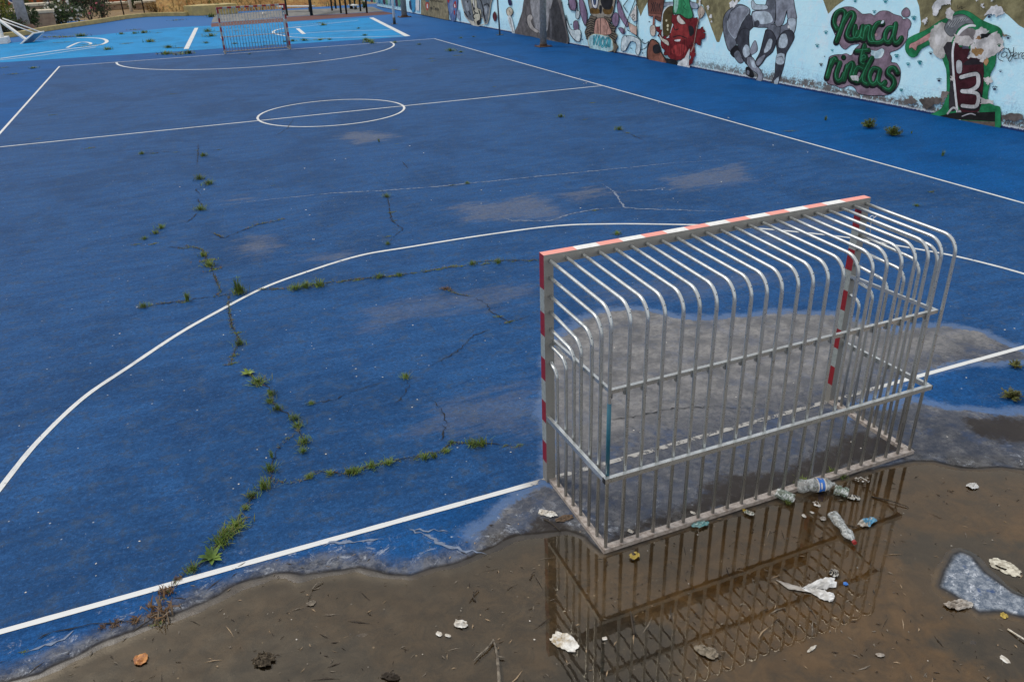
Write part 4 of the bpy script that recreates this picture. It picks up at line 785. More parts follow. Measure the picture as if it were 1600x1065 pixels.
def row(desc,items,order='from the front'):
    for i,it in enumerate(items):
        x,y,h,k=it[:4]; adj={'grass':'green grassy','tall':'upright green','rosette':'broad-leaved','flat':'low straggly','bush':'bushy green','brown':'dry reddish brown'}[k]
        weed(x,y,h,k,f'{adj} weed, {nth[i]} {order}, {desc}',group='weeds growing from the cracks in the court',mat=it[4] if len(it)>4 else None)
row('crack crossing the goal line',[(247,958,34,'brown'),(262,925,18,'brown'),(278,905,10,'brown'),(302,890,17,'grass'),(331,872,26,'rosette'),(346,850,32,'grass'),(354,838,22,'grass'),(371,822,22,'grass'),(383,795,11,'grass'),(393,776,15,'grass'),(414,762,24,'grass'),(422,735,20,'grass'),(425,715,18,'tall')])
row('zigzag crack below the white curve',[(474,706,13,'grass'),(476,692,18,'grass'),(466,666,13,'grass'),(460,655,14,'grass'),(433,640,14,'grass'),(422,628,14,'grass'),(424,616,13,'grass'),(404,598,18,'grass'),(388,584,16,'rosette',MYL)])
row('crack just under the white curve',[(364,568,9,'flat'),(366,556,10,'flat'),(375,538,14,'grass'),(371,520,7,'flat'),(362,500,6,'flat')])
row('crack to the left goal post',[(484,746,11,'grass'),(516,741,10,'grass'),(545,740,15,'grass'),(556,738,16,'grass'),(581,730,17,'grass'),(608,724,13,'grass'),(648,717,6,'flat'),(664,716,13,'grass'),(678,714,14,'grass'),(697,706,11,'grass'),(705,692,9,'grass'),(738,695,15,'grass'),(752,695,19,'grass'),(790,696,6,'flat'),(810,697,8,'flat')],'from the left')
row('long crack under the curve',[(410,452,9,'flat'),(430,452,6,'flat'),(462,452,14,'grass'),(478,449,16,'grass'),(500,447,18,'grass'),(532,441,9,'flat'),(556,438,9,'flat'),(592,434,12,'grass'),(610,432,7,'flat'),(624,431,11,'grass'),(648,427,7,'flat'),(668,424,7,'flat'),(686,421,7,'flat'),(706,417,11,'flat'),(722,416,6,'flat')],'from the left')
row('crack behind the crossbar end',[(738,413,8,'grass'),(760,412,9,'flat'),(778,411,12,'grass'),(800,409,5,'flat'),(828,408,7,'flat')],'from the left')
row('above the white curve',[(225,480,13,'grass'),(290,472,8,'flat'),(294,470,22,'tall'),(372,458,32,'tall'),(376,458,20,'grass'),(340,460,4,'brown'),(332,422,14,'flat'),(328,415,16,'grass'),(322,408,12,'flat'),(318,400,12,'grass'),(289,388,6,'flat'),(238,382,7,'flat'),(214,382,5,'flat'),(226,374,9,'grass'),(243,365,9,'grass'),(252,357,10,'grass')])
row('short vertical crack above the curve',[(606,382,9,'grass'),(606,370,7,'flat'),(615,345,5,'flat'),(612,332,9,'flat'),(604,308,10,'grass'),(596,299,3,'flat')])
row('cracks left of centre circle',[(314,328,13,'grass'),(326,288,13,'grass'),(312,280,11,'grass'),(318,244,7,'grass'),(343,234,4,'flat'),(308,235,3,'flat'),(275,238,3,'flat'),(240,240,5,'flat'),(222,241,6,'grass'),(82,180,5,'flat'),(60,217,3,'flat'),(138,232,6,'flat')])
row('court right of centre circle',[(705,290,5,'flat'),(730,287,5,'grass'),(964,366,9,'grass'),(930,329,6,'flat'),(620,225,3,'flat'),(592,222,8,'tall'),(786,210,3,'flat'),(765,178,3,'flat'),(876,183,7,'grass'),(914,187,4,'flat'),(967,203,8,'grass'),(980,208,4,'flat'),(990,212,3,'flat'),(925,161,4,'flat'),(970,160,3,'flat'),(772,136,4,'flat'),(828,163,3,'flat')][:16])
row('short cracks inside goal area',[(778,495,9,'flat'),(794,504,8,'flat'),(634,590,14,'grass'),(486,631,9,'grass'),(427,290,3,'flat'),(500,304,3,'flat')])
weed(697,452,8,'brown','dark clump of withered weed alone between the curve and the goal post')
weed(1357,200,20,'bush','rounded bushy weed left of its larger neighbour by the mural wall',wide=.75); weed(1395,212,19,'bush','largest spreading bushy weed on the bright blue strip by the wall',wide=1.0); weed(1424,209,6,'tall','tiny weed sprig just right of the spreading bushy weed')
weed(1473,244,13,'tall','sparse twiggy weed with two upright stems on the bright blue strip'); weed(1290,188,10,'tall','small upright weed left of the rounded bush by the wall'); weed(1234,205,5,'flat','low green weed next to the right side line',wide=1.8)
weed(1580,622,18,'bush','sprawling olive weed at the right edge beyond the goal',mat=MGy,wide=1.1); weed(1586,573,12,'bush','small weed near the goal line at the right edge of the photo',mat=MGy)
weed(1256,756,10,'grass','light green grass tuft inside the goal behind the clear bottle',mat=MYL,wide=1.6); weed(1232,785,10,'grass','bright green grass tuft in water beside the crushed green bottle',mat=MYL); weed(1316,745,8,'grass','green grass tuft at the foot of the rear goal bar on the right',mat=MYL); weed(1300,738,8,'grass','thin grass inside the right half of the goal',mat=MYL)
weed(1455,300,6,'flat','small weed low on the court above the right end of the crossbar'); weed(1432,322,6,'grass','small grass tuft just above the right end of the crossbar')
row('muddy fringe at lower left',[(38,1018,7,'flat'),(160,980,8,'brown'),(180,975,11,'brown'),(210,970,9,'brown'),(245,975,9,'flat')],'from the left')
weed(1108,352,9,'grass','grass sprig glimpsed between the goal roof tubes')
# sparse weeds on the far court as individual repeats
random.seed(8)
far=[(260,85,7),(270,84,9),(285,85,6),(295,84,6),(52,107,3),(22,116,4),(5,106,3),(80,58,6),(96,58,6),(106,58,4),(128,57,5),(90,67,3),(105,66,3),(150,71,4),(130,73,4),(135,70,3),(168,78,4),(193,69,3),(200,68,3),(234,66,5),(240,66,3),(264,75,5),(281,75,4),(210,53,3),(225,52,4),(245,52,3),(190,54,3),(208,47,4),(276,32,5),(330,27,5),(325,50,5),(330,57,5),(322,68,3),(340,50,3),(358,45,3),(372,48,3),(385,44,3),(367,69,3),(385,68,3),(400,67,3),(415,66,3),(430,66,3),(420,71,5),(500,36,4),(505,40,4),(570,56,3),(572,63,4),(577,66,5),(582,68,4),(505,61,3),(617,67,3),(704,80,5),(720,82,3),(720,60,2),(740,58,2),(612,110,3),(510,74,2),(560,45,2),(672,92,3),(676,96,3),(715,87,3),(655,70,2),(270,147,2),(390,85,2),(445,66,3),(475,64,4),(485,63,4),(458,65,4),(500,63,3),(515,62.5,3)]
def zone(x,y):
    if x<60 and y>100: return 'outside the left corner of the court'
    if x<160 and y<72: return 'near the folded hoop'
    if y<56 and x<300: return 'towards the yellow kerb'
    if x<250: return 'left part of the light blue court'
    if x<315: return 'left of the far goal'
    if x<465 and y<74: return 'behind the far goal'
    if x<600 and y<60: return 'right part of the light blue court'
    if x<640 and y<74: return 'along the far goal line, right side'
    return 'around the far right court corner'
zs={}
for f in sorted(far): zs.setdefault(zone(f[0],f[1]),[]).append(f)
for zn,fs in zs.items():
    for i,(x,y,h) in enumerate(fs): weed(x,y,h*1.25,random.choice(['flat','grass']),f'small distant weed, {nth[i]} from the left, {zn}','weed','weeds dotted over the far courts',wide=1.5)

random.seed(99)
def growth(sets,w,dens,z=.004):
    b=MB()
    for s in sets:
        pts=[G(*q) for q in s]
        for a_,b_ in zip(pts[:-1],pts[1:]):
            d=b_-a_; L=d.length; nn=Vector((-d.y,d.x,0)).normalized(); far_=(a_-Vector(CAM)).length/8
            for k in range(int(L*dens)):
                u=random.random()
                if vnoise(np.array([(a_+d*u).x]),np.array([(a_+d*u).y]),3.,2)[0]<.38: continue
                q=a_+d*u+nn*random.gauss(0,w); blade(b,(q.x,q.y,z),random.uniform(0,6.28),random.uniform(.012,.045)*max(1,far_*.7),random.uniform(.3,1.4),.005*max(1,far_*.8),random.choice([0,0,1,2,2]),.4)
    b.build('crack_moss',[MGy,MG,MBr],label='sparse low moss and dry bits filling the cracks of the blue court',cat='moss',kind='stuff')
growth([CR_[4],CR_[5],CR_[3],CR_[6],CR_[13],CR_[14],CR_[15],CR_[16],CR_[0],CR_[1]],.012,150)
# ------------------------------------------------------------------ litter
MWS=simple('white_litter',(.66,.65,.61),.55,scale=18,bump=.2,c2=(.36,.31,.24)); MPB=simple('plastic_bag_white',(.74,.74,.73),.3,scale=9,bump=.3,c2=(.52,.50,.46))
MCARD=simple('wet_cardboard',(.11,.07,.04),.8,scale=22); MPAP=simple('soggy_paper',(.62,.60,.55),.8,scale=24,c2=(.30,.22,.11)); MORG=simple('orange_scrap',(.50,.22,.06),.6,scale=30,c2=(.20,.07,.03))
MTQ=simple('teal_plastic',(.06,.24,.25),.35,scale=30,c2=(.35,.48,.46)); MBLU=simple('blue_pouch',(.04,.24,.42),.35,scale=34,c2=(.20,.42,.55)); MYE=simple('yellow_peel',(.42,.30,.05),.5,scale=30); MTWIG=simple('weathered_twig',(.20,.17,.13),.9,scale=30,c2=(.07,.055,.04)); MDT=simple('dark_twig',(.035,.025,.016),.9)
MBEI=simple('dirty_board',(.58,.55,.45),.7,scale=36,c2=(.22,.19,.14)); MFOAM=simple('dirty_film',(.40,.37,.33),.5,scale=16,c2=(.22,.18,.14),bump=.4)
def clear(name,c,al):
    t=T(name,.12); n=t.noise(t.obj(),28,4,.6,1); t.col(t.mix(t.ss(n,.4,.65),c,(.75,.77,.76))); t.put(t.b.inputs['Alpha'],t.ss(n,.35,.7,al,min(1,al+.4))); t.bump(n,.6,.01); return t.mat
MCLR=clear('clear_plastic',(.45,.48,.47),.35); MGRN=clear('greenish_plastic',(.16,.24,.17),.45)
MLAB=simple('blue_label',(.02,.10,.42),.35,scale=40,c2=(.05,.22,.60)); MREDC=simple('red_cap',(.35,.03,.03),.4)
def frame2(p1,p2,z=0):
    a=G(*p1);b_=G(*p2); d=b_-a; return (a+b_)/2,d.length,math.atan2(d.y,d.x)
def crumple(name,p1,p2,wpx,hgt,mats,label,cat,seed=0,n=11,out=None,fold=1.0,zoff=0.0,group=None,split=None,holes=None):
    """irregular crumpled sheet; length runs p1->p2 on the ground, wpx = width in photo pixels"""
    c,L,az=frame2(p1,p2); W=wpx*mpp(*p1); r=random.Random(seed); b=MB(); vs=[]
    R0=[r.uniform(.78,1.06) for _ in range(16)]
    for i in range(n):
        for j in range(n):
            u=i/(n-1)*2-1; v=j/(n-1)*2-1; k=1-.28*(u*u*v*v)
            if out: w=out(u); x=u*L/2; y=v*W/2*w
            else: a_=math.atan2(v,u); rr=R0[int((a_+math.pi)/(2*math.pi)*16)%16]; x=u*L/2*k*rr; y=v*W/2*k*rr
            edge=max(abs(u),abs(v)); z=hgt*(.25+.75*r.random()*fold)*(1-.55*edge**3)+.004
            vs.append((x+r.gauss(0,.02)*L,y+r.gauss(0,.025)*W,z))
    m=len(vs); fs=[(i*n+j,(i+1)*n+j,(i+1)*n+j+1,i*n+j+1) for i in range(n-1) for j in range(n-1)]
    if holes: fs=[f for k_,f in enumerate(fs) if not holes(((k_//(n-1))+.5)/(n-1)*2-1,((k_%(n-1))+.5)/(n-1)*2-1)]
    if not isinstance(mats,(list,tuple)): mats=[mats]
    for k_,f in enumerate(fs):
        u=((k_//(n-1))+.5)/(n-1)*2-1; mi_=0
        if split: mi_=split(u,((k_%(n-1))+.5)/(n-1)*2-1,r)
        b.add([vs[q] for q in f],[(0,1,2,3)],mi_)
    o=b.build(name,mats,label=label,cat=cat,group=group); o.location=(c.x,c.y,WZ(c)+zoff); o.rotation_euler=(0,0,az)
    import bmesh
    bm=bmesh.new(); bm.from_mesh(o.data); bmesh.ops.remove_doubles(bm,verts=bm.verts,dist=1e-5); bmesh.ops.triangulate(bm,faces=bm.faces); bm.to_mesh(o.data); bm.free()
    so=o.modifiers.new('thickness','SOLIDIFY'); so.thickness=max(.0012,hgt*.06); return o
def WZ(p):   # resting height: water film inside the mud, slab outside
    d=float(sdf(np.array([p[0]]),np.array([p[1]]),MUD)[0]); return -.010 if d>.12 else 0.0
def bottle(name,p1,p2,rpx,mat,label,dent=.25,seed=1,band=None,cap=None,open_=False,neck=True):
    c,L,az=frame2(p1,p2); r0=rpx*mpp(*p1); o=empty(name,(c.x,c.y,WZ(c)+r0*.72),label,'bottle',rz=az); r=random.Random(seed); b=MB(); N=20
    prof=[(-1,.35),(-.985,.82),(-.94,1),(-.6,1),(-.55,.95),(-.5,1),(-.1,1),(.0,1),(.3,1),(.42,.98),(.55,.93),(.7,.72),(.82,.42),(.9,.27),(1,.26)] if neck else [(-1,.5),(-.97,.9),(-.9,1),(-.4,.97),(0,1),(.4,.93),(.75,.98),(1,.92)]
    fine=catmull([(p[0],p[1],0) for p in prof],3); rings=len(fine)
    ph=[r.uniform(0,6.28) for _ in range(6)]
    for i,p in enumerate(fine):
        for j in range(N):
            a_=2*math.pi*j/N; k=1-dent*max(0,math.sin(2*a_+ph[0]+p.x*3)*math.sin(p.x*5+ph[1]))-dent*.5*max(0,math.sin(3*a_+ph[2])*math.sin(9*p.x+ph[3]))
            flat=.8 if dent>.2 else .95
            b.v.append((p.x*L/2,p.y*r0*k*math.cos(a_),p.y*r0*k*math.sin(a_)*flat))
    for i in range(rings-1):
        for j in range(N): b.face((i*N+j,(i+1)*N+j,(i+1)*N+(j+1)%N,i*N+(j+1)%N),0,True)
    if not open_: b.face(list(range(N)),0)
    ob=b.build('bottle_body',mat,o)
    if band:
        b=MB(); u0,u1=band; K=6
        for i in range(K+1):
            u=u0+(u1-u0)*i/K
            for j in range(N):
                a_=2*math.pi*j/N; k=1-dent*.55*max(0,math.sin(2*a_+ph[0]+u*3)*math.sin(u*5+ph[1])); b.v.append((u*L/2,r0*1.025*k*math.cos(a_),r0*1.025*k*math.sin(a_)*.97))
        for i in range(K):
            for j in range(N): b.face((i*N+j,(i+1)*N+j,(i+1)*N+(j+1)%N,i*N+(j+1)%N),1 if (i in(0,5) or (i==2 and j%7<3) or (i==3 and j%7==4)) else 0,True)
        b.build('label',[MLAB,MWS],o)
    if cap: b=MB(); b.tube([(L/2*.94,0,0),(L/2*1.07,0,0)],r0*.36,14); b.build('cap',cap,o)
    return o
bottle('plastic_bottle',(1244,766),(1303,762),10.5,MCLR,'clear plastic bottle with a blue label lying against the rear bar of the near goal',.16,3,(-.02,.42),None)
bottle('crushed_bottle',(1212,774),(1240,784),8.5,MGRN,'crushed greenish plastic bottle left of the blue-labelled bottle',.42,8,None,None,True,False)
bottle('crushed_bottle',(1303,768),(1325,774),9,MGRN,'cut-off greenish bottle piece just right of the blue-labelled bottle',.40,12,None,None,True,False)
bottle('crushed_bottle',(1300,806),(1334,850),8,MCLR,'flattened clear bottle with a red cap floating in the puddle',.42,5,None,MREDC,True,True)
crumple('plastic_wrapper',(1322,776),(1344,778),12,.03,[MWS,MBLK],'black and white wrapper scrap right of the greenish bottle piece','wrapper',4,split=lambda u,v,r:int(r.random()<.5))
crumple('drink_pouch',(1343,822),(1368,810),15,.045,[MBLU,MWS],'blue and white drink pouch in the puddle right of the flattened bottle','pouch',9,split=lambda u,v,r:int(u<-.35 or r.random()<.12))
crumple('plastic_bag',(1252,925),(1302,912),14,.04,MPB,'white plastic bag with two lobes floating in the puddle, upper lobe','plastic bag',14,out=lambda u:.25+.75*max(0,u+.6)**.6 if u<.75 else .7) if False else None
# white bag: two lobes joined at a submerged tail, one mesh
def bag():
    b=MB(); T0=G(1248,921); lobes=[(G(1256,919),G(1304,908),19),(G(1262,921),G(1303,935),17)]
    c=G(1280,922)
    for li,(a_,e_,wpx) in enumerate(lobes):
        d=e_-a_; L=d.length; d.normalize(); s_=Vector((-d.y,d.x,0)); w=wpx*mpp(1280,920)*.9; r=random.Random(li); n=10; base=len(b.v)
        for i in range(n+1):
            u=i/n; wid=w*(.12+.88*math.sin(min(1,u*1.12)*math.pi*.56))*(1 if u<.93 else .55)
            for j in range(9):
                v=j/4-1; z=.042*math.sqrt(max(0,1-v*v))*(.35+.65*math.sin(u*math.pi*.9))*r.uniform(.45,1.25)+.003*r.random(); p=a_+d*(L*(u+.03*r.uniform(-1,1)))+s_*(v*wid/2*r.uniform(.82,1.18))-c; b.v.append((p.x,p.y,z+.001+li*.0004))
        for i in range(n):
            for j in range(8): b.face((base+i*9+j,base+i*9+j+1,base+(i+1)*9+j+1,base+(i+1)*9+j),0,False)
    r=random.Random(4); base=len(b.v); t0=G(1222,912)-c; t1=G(1268,923)-c
    for i in range(9):
        u=i/8; p=t0+(t1-t0)*u; 
        for j in range(4): v=j/1.5-1; q=p+Vector((-.2,1,0))*v*(.035*(1-u)+.02); b.v.append((q.x,q.y,.002+.005*r.random()))
    for i in range(8):
        for j in range(3): b.face((base+i*4+j,base+i*4+j+1,base+(i+1)*4+j+1,base+(i+1)*4+j),1 if i<6 else 0,True)
    o=b.build('plastic_bag',[MPB,MFOAM],label='white two-lobed plastic bag floating in the middle of the puddle',cat='plastic bag'); o.location=(c.x,c.y,-.0065); o.modifiers.new('thickness','SOLIDIFY').thickness=.0015
bag()
crumple('soggy_paper',(860,990),(905,1012),30,.018,[MPAP,MWS],'soggy brown and white paper packet in the lower part of the puddle','paper',21,split=lambda u,v,r:int(u>.15 or r.random()<.25))
crumple('plastic_tray',(1081,824),(1107,818),12,.035,MTQ,'small teal plastic tray floating below the rear goal bar','plastic tray',22)
crumple('plastic_wrapper',(1163,800),(1180,806),9,.028,[MWS,MGRN],'green and white wrapper at the foot of the rear goal bar','wrapper',23,split=lambda u,v,r:int(r.random()<.5))
crumple('peel',(1160,796),(1168,803),5,.02,MYE,'small yellow peel touching the rear bar beside the green and white wrapper','peel',24)
crumple('litter_paper',(840,800),(872,806),14,.025,MWS,'torn white paper beside the left base bar of the near goal','paper',25,split=None)
crumple('cardboard_scrap',(868,815),(896,806),14,.015,MCARD,'brown wet cardboard scrap touching the left base bar','cardboard',26)
crumple('peel',(984,872),(999,866),14,.022,MYE,'yellow fruit peel floating near the rear left goal corner','peel',27,n=7,holes=lambda u,v:abs(u)<.35 and v>0)
crumple('plastic_wrapper',(1511,760),(1528,758),14,.035,MPB,'white crumpled wrapper alone on the mud at the upper right','wrapper',28)
crumple('dirty_board',(1545,872),(1598,898),26,.012,MBEI,'pale dirty plastic frame on the mud at the right edge','plastic frame',29,n=13,holes=lambda u,v:(-.55<u<.1 and -.75<v<-.35),fold=.6)
crumple('crumpled_film',(1476,946),(1520,944),18,.04,MFOAM,'dirty crumpled film at the tip of the bare grey slab patch','plastic film',30)
crumple('litter_paper',(1562,1021),(1578,1036),9,.006,MWS,'white paper slip on the dark mud at the lower right','paper',31,n=5,fold=.3)
crumple('litter_paper',(708,970),(730,978),15,.03,MWS,'jagged white paper scrap on brown mud left of the puddle reflections','paper',32,n=7)
crumple('litter_paper',(682,986),(690,992),8,.012,MWS,'small white scrap, lowest of those left of the paper packet','paper',33,n=5)
crumple('litter_paper',(695,990),(705,993),6,.01,MWS,'narrow white scrap below the jagged paper','paper',34,n=5)
crumple('orange_scrap',(208,1034),(231,1024),20,.028,MORG,'orange and brown leaf-like scrap on the mud at the lower left','scrap',35,n=8)
crumple('yellow_scrap',(1563,958),(1576,964),10,.02,MYE,'small yellowish scrap below the bare slab patch','scrap',36,n=6)
crumple('foil_ball',(1295,893),(1311,899),14,.05,[MWS,MBLK],'small crumpled silver and black foil ball above the white bag','foil',37,split=lambda u,v,r:int(r.random()<.55))
crumple('litter_paper',(1276,741+17),(1290,741+19),6,.01,MWS,'tiny white paper below the green bottle piece','paper',38,n=5) if False else None
crumple('plastic_wrapper',(1330,748),(1362,752),14,.018,[MWS,MCARD],'beige and white wrapper shreds under the rear bar on the right','wrapper',39,split=lambda u,v,r:int(r.random()<.55),holes=lambda u,v:abs(math.sin(9*u+5*v))>.62)
crumple('plastic_wrapper',(1271,782),(1281,791),10,.018,[MWS,MCARD],'crinkled brown and white wrapper below the blue-labelled bottle','wrapper',40,split=lambda u,v,r:int(r.random()<.4),n=7)
crumple('grey_scrap',(1280,808),(1291,811),9,.02,MFOAM,'grey scrap left of the flattened red-capped bottle','scrap',41,n=6)
crumple('litter_paper',(1253,802),(1260,808),6,.015,MWS,'tiny white scrap, lower of the two left of the grey scrap','paper',42,n=5)
crumple('litter_paper',(1265,798),(1273,801),4,.012,MWS,'tiny white scrap, upper of the two left of the grey scrap','paper',43,n=5)
crumple('litter_paper',(940,996),(950,996),7,.008,MWS,'small white square of paper right of the paper packet','paper',44,n=4,fold=.2)
crumple('litter_paper',(980,829),(990,833),8,.02,MWS,'white paper ball inside the goal at its rear left corner','paper',45,n=5)
crumple('litter_paper',(1078,800),(1088,804),6,.018,MWS,'white scrap inside the goal just above the teal tray','paper',46,n=5)
crumple('litter_paper',(1262,1018),(1276,1006),5,.012,MWS,'white feathery strip lying below the white bag','paper',47,n=6)
crumple('plastic_wrapper',(1368,1022),(1382,1022),7,.018,MFOAM,'small dirty wrapper near the bottom centre right','wrapper',48,n=5)
crumple('leaf_clump',(1343,1060),(1372,1062),14,.03,MYE,'yellowish clump cut by the bottom edge','clump',49,n=6) if False else None
crumple('plastic_scrap',(1317,909),(1326,913),7,.018,MLAB,'tiny dark blue plastic scrap right of the white bag','scrap',50,n=5)
crumple('plastic_scrap',(409,24.5),(416,23),3,.25,MWS,'white scrap of plastic on the paving behind the far goal','scrap',51,n=5)
crumple('dirt_clod',(396,1028),(428,1032),26,.045,simple('straw_clod',(.13,.10,.065),.95,scale=60,c2=(.04,.03,.02),bump=.6),'round clod of dirt and straw at the lower left','dirt clod',52,n=14)
crumple('dirt_clod',(596,1054),(625,1058),14,.03,MDT,'dark clump of twigs and leaves at the bottom edge','dirt clod',53,n=9)
crumple('dirt_clod',(655,943),(668,947),10,.015,MTWIG,'pale grey flake of bark on the mud near the shoreline','bark flake',54,n=6) if False else None
crumple('bark_flake',(478,943),(494,940),10,.014,MTWIG,'pale flake of bark on the brown mud left of centre','bark flake',55,n=6)
crumple('stone_crust',(1085,1010),(1125,1025),20,.03,simple('crust',(.24,.20,.15),.9,scale=40,c2=(.11,.09,.06),bump=.5),'lumpy crust showing above the water below the reflections','dirt clod',56,n=11)
def twig(pts,rpx,label,mat=MTWIG,branches=()):
    r=rpx*mpp(*pts[0]); c=G(*pts[0]); b=MB(); P=[G(*p)-c+Vector((0,0,r+.012*math.sin(i*1.3)**2)) for i,p in enumerate(pts)]; P=catmull(P,4); n=len(P)
    b.tube(P,r,7,rs=[r*(1-.6*i/n)*random.uniform(.85,1.1) for i in range(n)])
    for br in branches: Q=catmull([G(*p)-c+Vector((0,0,r*1.2)) for p in br],3); b.tube(Q,r*.45,6,rs=[r*.5*(1-.6*i/len(Q)) for i in range(len(Q))])
    o=b.build('twig',mat,label=label,cat='twig'); o.location=(c.x,c.y,WZ(c)+.001)
twig([(781,1085),(779,1050),(776,1020),(771,1000)],3.4,'pale dead branch sticking in from the bottom edge',branches=[[(771,1002),(760,1015),(750,1023),(741,1033)],[(777,1026),(788,1028)]])
twig([(742,938),(739,930),(748,922)],1.4,'small dark forked twig on the mud above the white scraps',MDT,[[(739,932),(733,940)],[(740,932),(740,920)]])
twig([(991,990),(988,975),(985,955)],1.8,'dark straight stick lying in the puddle left of the goal reflection',MDT)
twig([(1362,775),(1390,783),(1420,792)],1.0,'thin dark twig in the puddle near the right rear corner of the goal',MDT)
twig([(488,920),(496,912),(505,908)],1.2,'pale fibrous twig on the mud beside the shoreline',branches=[[(490,920),(500,917)]])
twig([(352,842),(365,825),(378,812),(392,809)],1.1,'curved pale root beside the grassy crack near the goal line',MST,[[(356,838),(362,843)]])
twig([(1575,982),(1600,1000),(1615,1008)],1.4,'thin pale stick at the right edge below the dirty frame',MPAP)
twig([(850,812),(862,820),(876,832)],1.2,'thin stick beside the torn white paper at the left base bar',MDT)
twig([(828,905),(832,896),(836,893)],.9,'short dark twig on the mud left of the goal corner',MDT)
twig([(1230,738),(1262,741)],.1,'x',MDT) if False else None
# pebbles and tiny scraps scattered on the mud
random.seed(77)
def blob(name,x,y,spx,mat,label,cat,group,flat=.5):
    s_=spx*mpp(x,y)*.5; r=random.Random(int(x*7+y)); s_*=.72; b=MB(); vs=[]; n=6
    for i in range(4):
        for j in range(n): a_=2*math.pi*j/n+i*.3; q=[.95,1,.7,.2][i]; k=r.uniform(.75,1.2); vs.append((q*k*math.cos(a_)*s_,q*k*math.sin(a_)*s_*.8,[0,.4,.8,1][i]*s_*flat))
    b.add(vs,[(i*n+j,i*n+(j+1)%n,(i+1)*n+(j+1)%n,(i+1)*n+j) for i in range(3) for j in range(n)]+[tuple(3*n+j for j in range(n))])
    o=b.build(name,mat,label=label,cat=cat,group=group); p=G(x,y); o.location=(p.x,p.y,WZ(p)+.001); o.rotation_euler=(0,0,r.uniform(0,6)); return o
MPEB=simple('pebble',(.30,.27,.22),.9,scale=60)
pb=0
for x,y,s_ in [(463,997,4),(455,966,3),(418,957,3),(549,942,3),(426,955,3),(368,982,3),(350,957,3),(341,955,2),(720,952,4),(721,948,3),(681,976,3),(1012,860,2.5),(1026,905,2.5),(888,873,3),(890,952,3),(917,925,3),(965,934,3),(961,938,3),(1090,835,3),(1076,910,3),(1020,905,2),(1040,852,2.5),(1408,834,2),(1475,782,4),(1561,788,3),(1551,842,4),(1487,851,4),(1412,800,3),(1430,871,2),(1400,905,2),(1460,1058,5),(1120,1005,2),(975,1012,2),(1002,1013,2),(835,997,5),(600,950,3),(560,985,2),(500,1018,4),(480,1035,3),(508,990,2),(660,1020,3),(690,1012,3),(808,930,3),(828,968,4),(870,1035,3),(832,1010,3),(530,1000,2),(575,1040,3),(640,985,2),(860,905,2),(935,905,3),(1150,860,2),(1178,905,3),(1340,885,4),(1355,905,2),(1385,960,3),(1420,985,3),(1450,1030,3),(1500,1012,3),(1530,1045,2),(1250,975,3),(1225,985,2),(1395,1040,2),(1310,1040,2)]:
    blob('pebble',x,y,s_,random.choice([MPEB,MPEB,MWS,MDT]),'tiny pebble or crumb scattered over the brown mud','pebble','crumbs scattered over the mud')
# white flakes on the court
fl=[(187,521),(214,480),(375,486),(349,523),(505,420),(491,374),(588,476),(645,508),(758,532),(653,568),(556,576),(454,612),(598,589),(652,624),(644,636),(510,575),(557,588),(402,702),(416,715),(373,756),(482,700),(509,709),(571,708),(518,735),(798,706),(706,745),(812,622),(455,326),(478,328),(484,336),(489,374),(319,296),(281,292),(476,263),(540,248),(523,250),(662,239),(640,228),(674,313),(752,318),(752,297),(782,298),(907,325),(996,342),(1052,310),(1059,316),(1035,296),(1047,297),(1127,284),(1148,334),(1094,245),(943,233),(906,122),(912,131),(916,130),(1029,161),(1138,184),(1262,238),(1208,227),(300,62),(500,84),(150,880),(40,925),(150,899),(218,845),(200,855),(60,800),(30,665),(122,700),(1405,512),(1440,515),(1570,515),(1585,513),(1440,547),(1510,590),(1480,682),(1595,720),(1420,600),(890,518),(905,505),(985,483),(960,543),(1041,535),(1108,580),(990,672),(1000,675),(1160,560),(1240,598),(1330,690),(1345,700),(1270,705),(925,670),(1062,597),(1150,620),(1205,345)]
for x,y in fl: blob('flake',x,y,random.uniform(2.0,4.2),MWS,'tiny white flake of paint or paper lying on the court','flake','white flakes scattered over the court',.25)
# small fallen dark leaves on the far court
# ------------------------------------------------------------------ beyond the courts
MYW=simple('yellow_painted_wall',(.42,.33,.13),.85,scale=3,c2=(.33,.26,.12)); MFN=simple('fence_black',(.012,.012,.014),.5)
def wallstrip(name,px,h,th,mat,label,cat,caps=None):
    P=[G(*p) for p in px]; o0=P[0]; b=MB(); k=len(P); nn=[]
    for i,p in enumerate(P):
        d=(P[min(i+1,k-1)]-P[max(i-1,0)]).normalized(); nn.append(Vector((-d.y,d.x,0)))
    vs=[]
    for p,n_ in zip(P,nn): q=p-o0; vs+=[q,q+n_*th,q+n_*th+Vector((0,0,h)),q+Vector((0,0,h))]
    fs=[]
    for i in range(k-1):
        for j in range(4): fs.append((4*i+j,4*i+4+j,4*i+4+(j+1)%4,4*i+(j+1)%4))
    fs+=[(0,1,2,3),(4*k-4,4*k-1,4*k-2,4*k-3)]; b.add(vs,fs); o=b.build(name,mat,label=label,cat=cat); o.location=o0; 
    bv=o.modifiers.new('bevel','BEVEL'); bv.width=.02; return o
wallstrip('kerb_wall',[(-120,78),(-40,66),(0,61),(40,56),(70,50),(115,43),(160,36.3),(197,30.2),(227,27),(258,25.8),(290,25.6)],.30,.35,MYW,'low yellow kerb wall curving behind the light blue court','low wall')
wallstrip('planter_wall',[(289,25),(312,25),(340,23.5),(372,21)],.75,2.2,MYW,'taller yellow planter wall behind the left post of the far goal','low wall')
o=empty('metal_fence',G(48,45),'black metal fence posts rising behind the yellow kerb wall','fence')
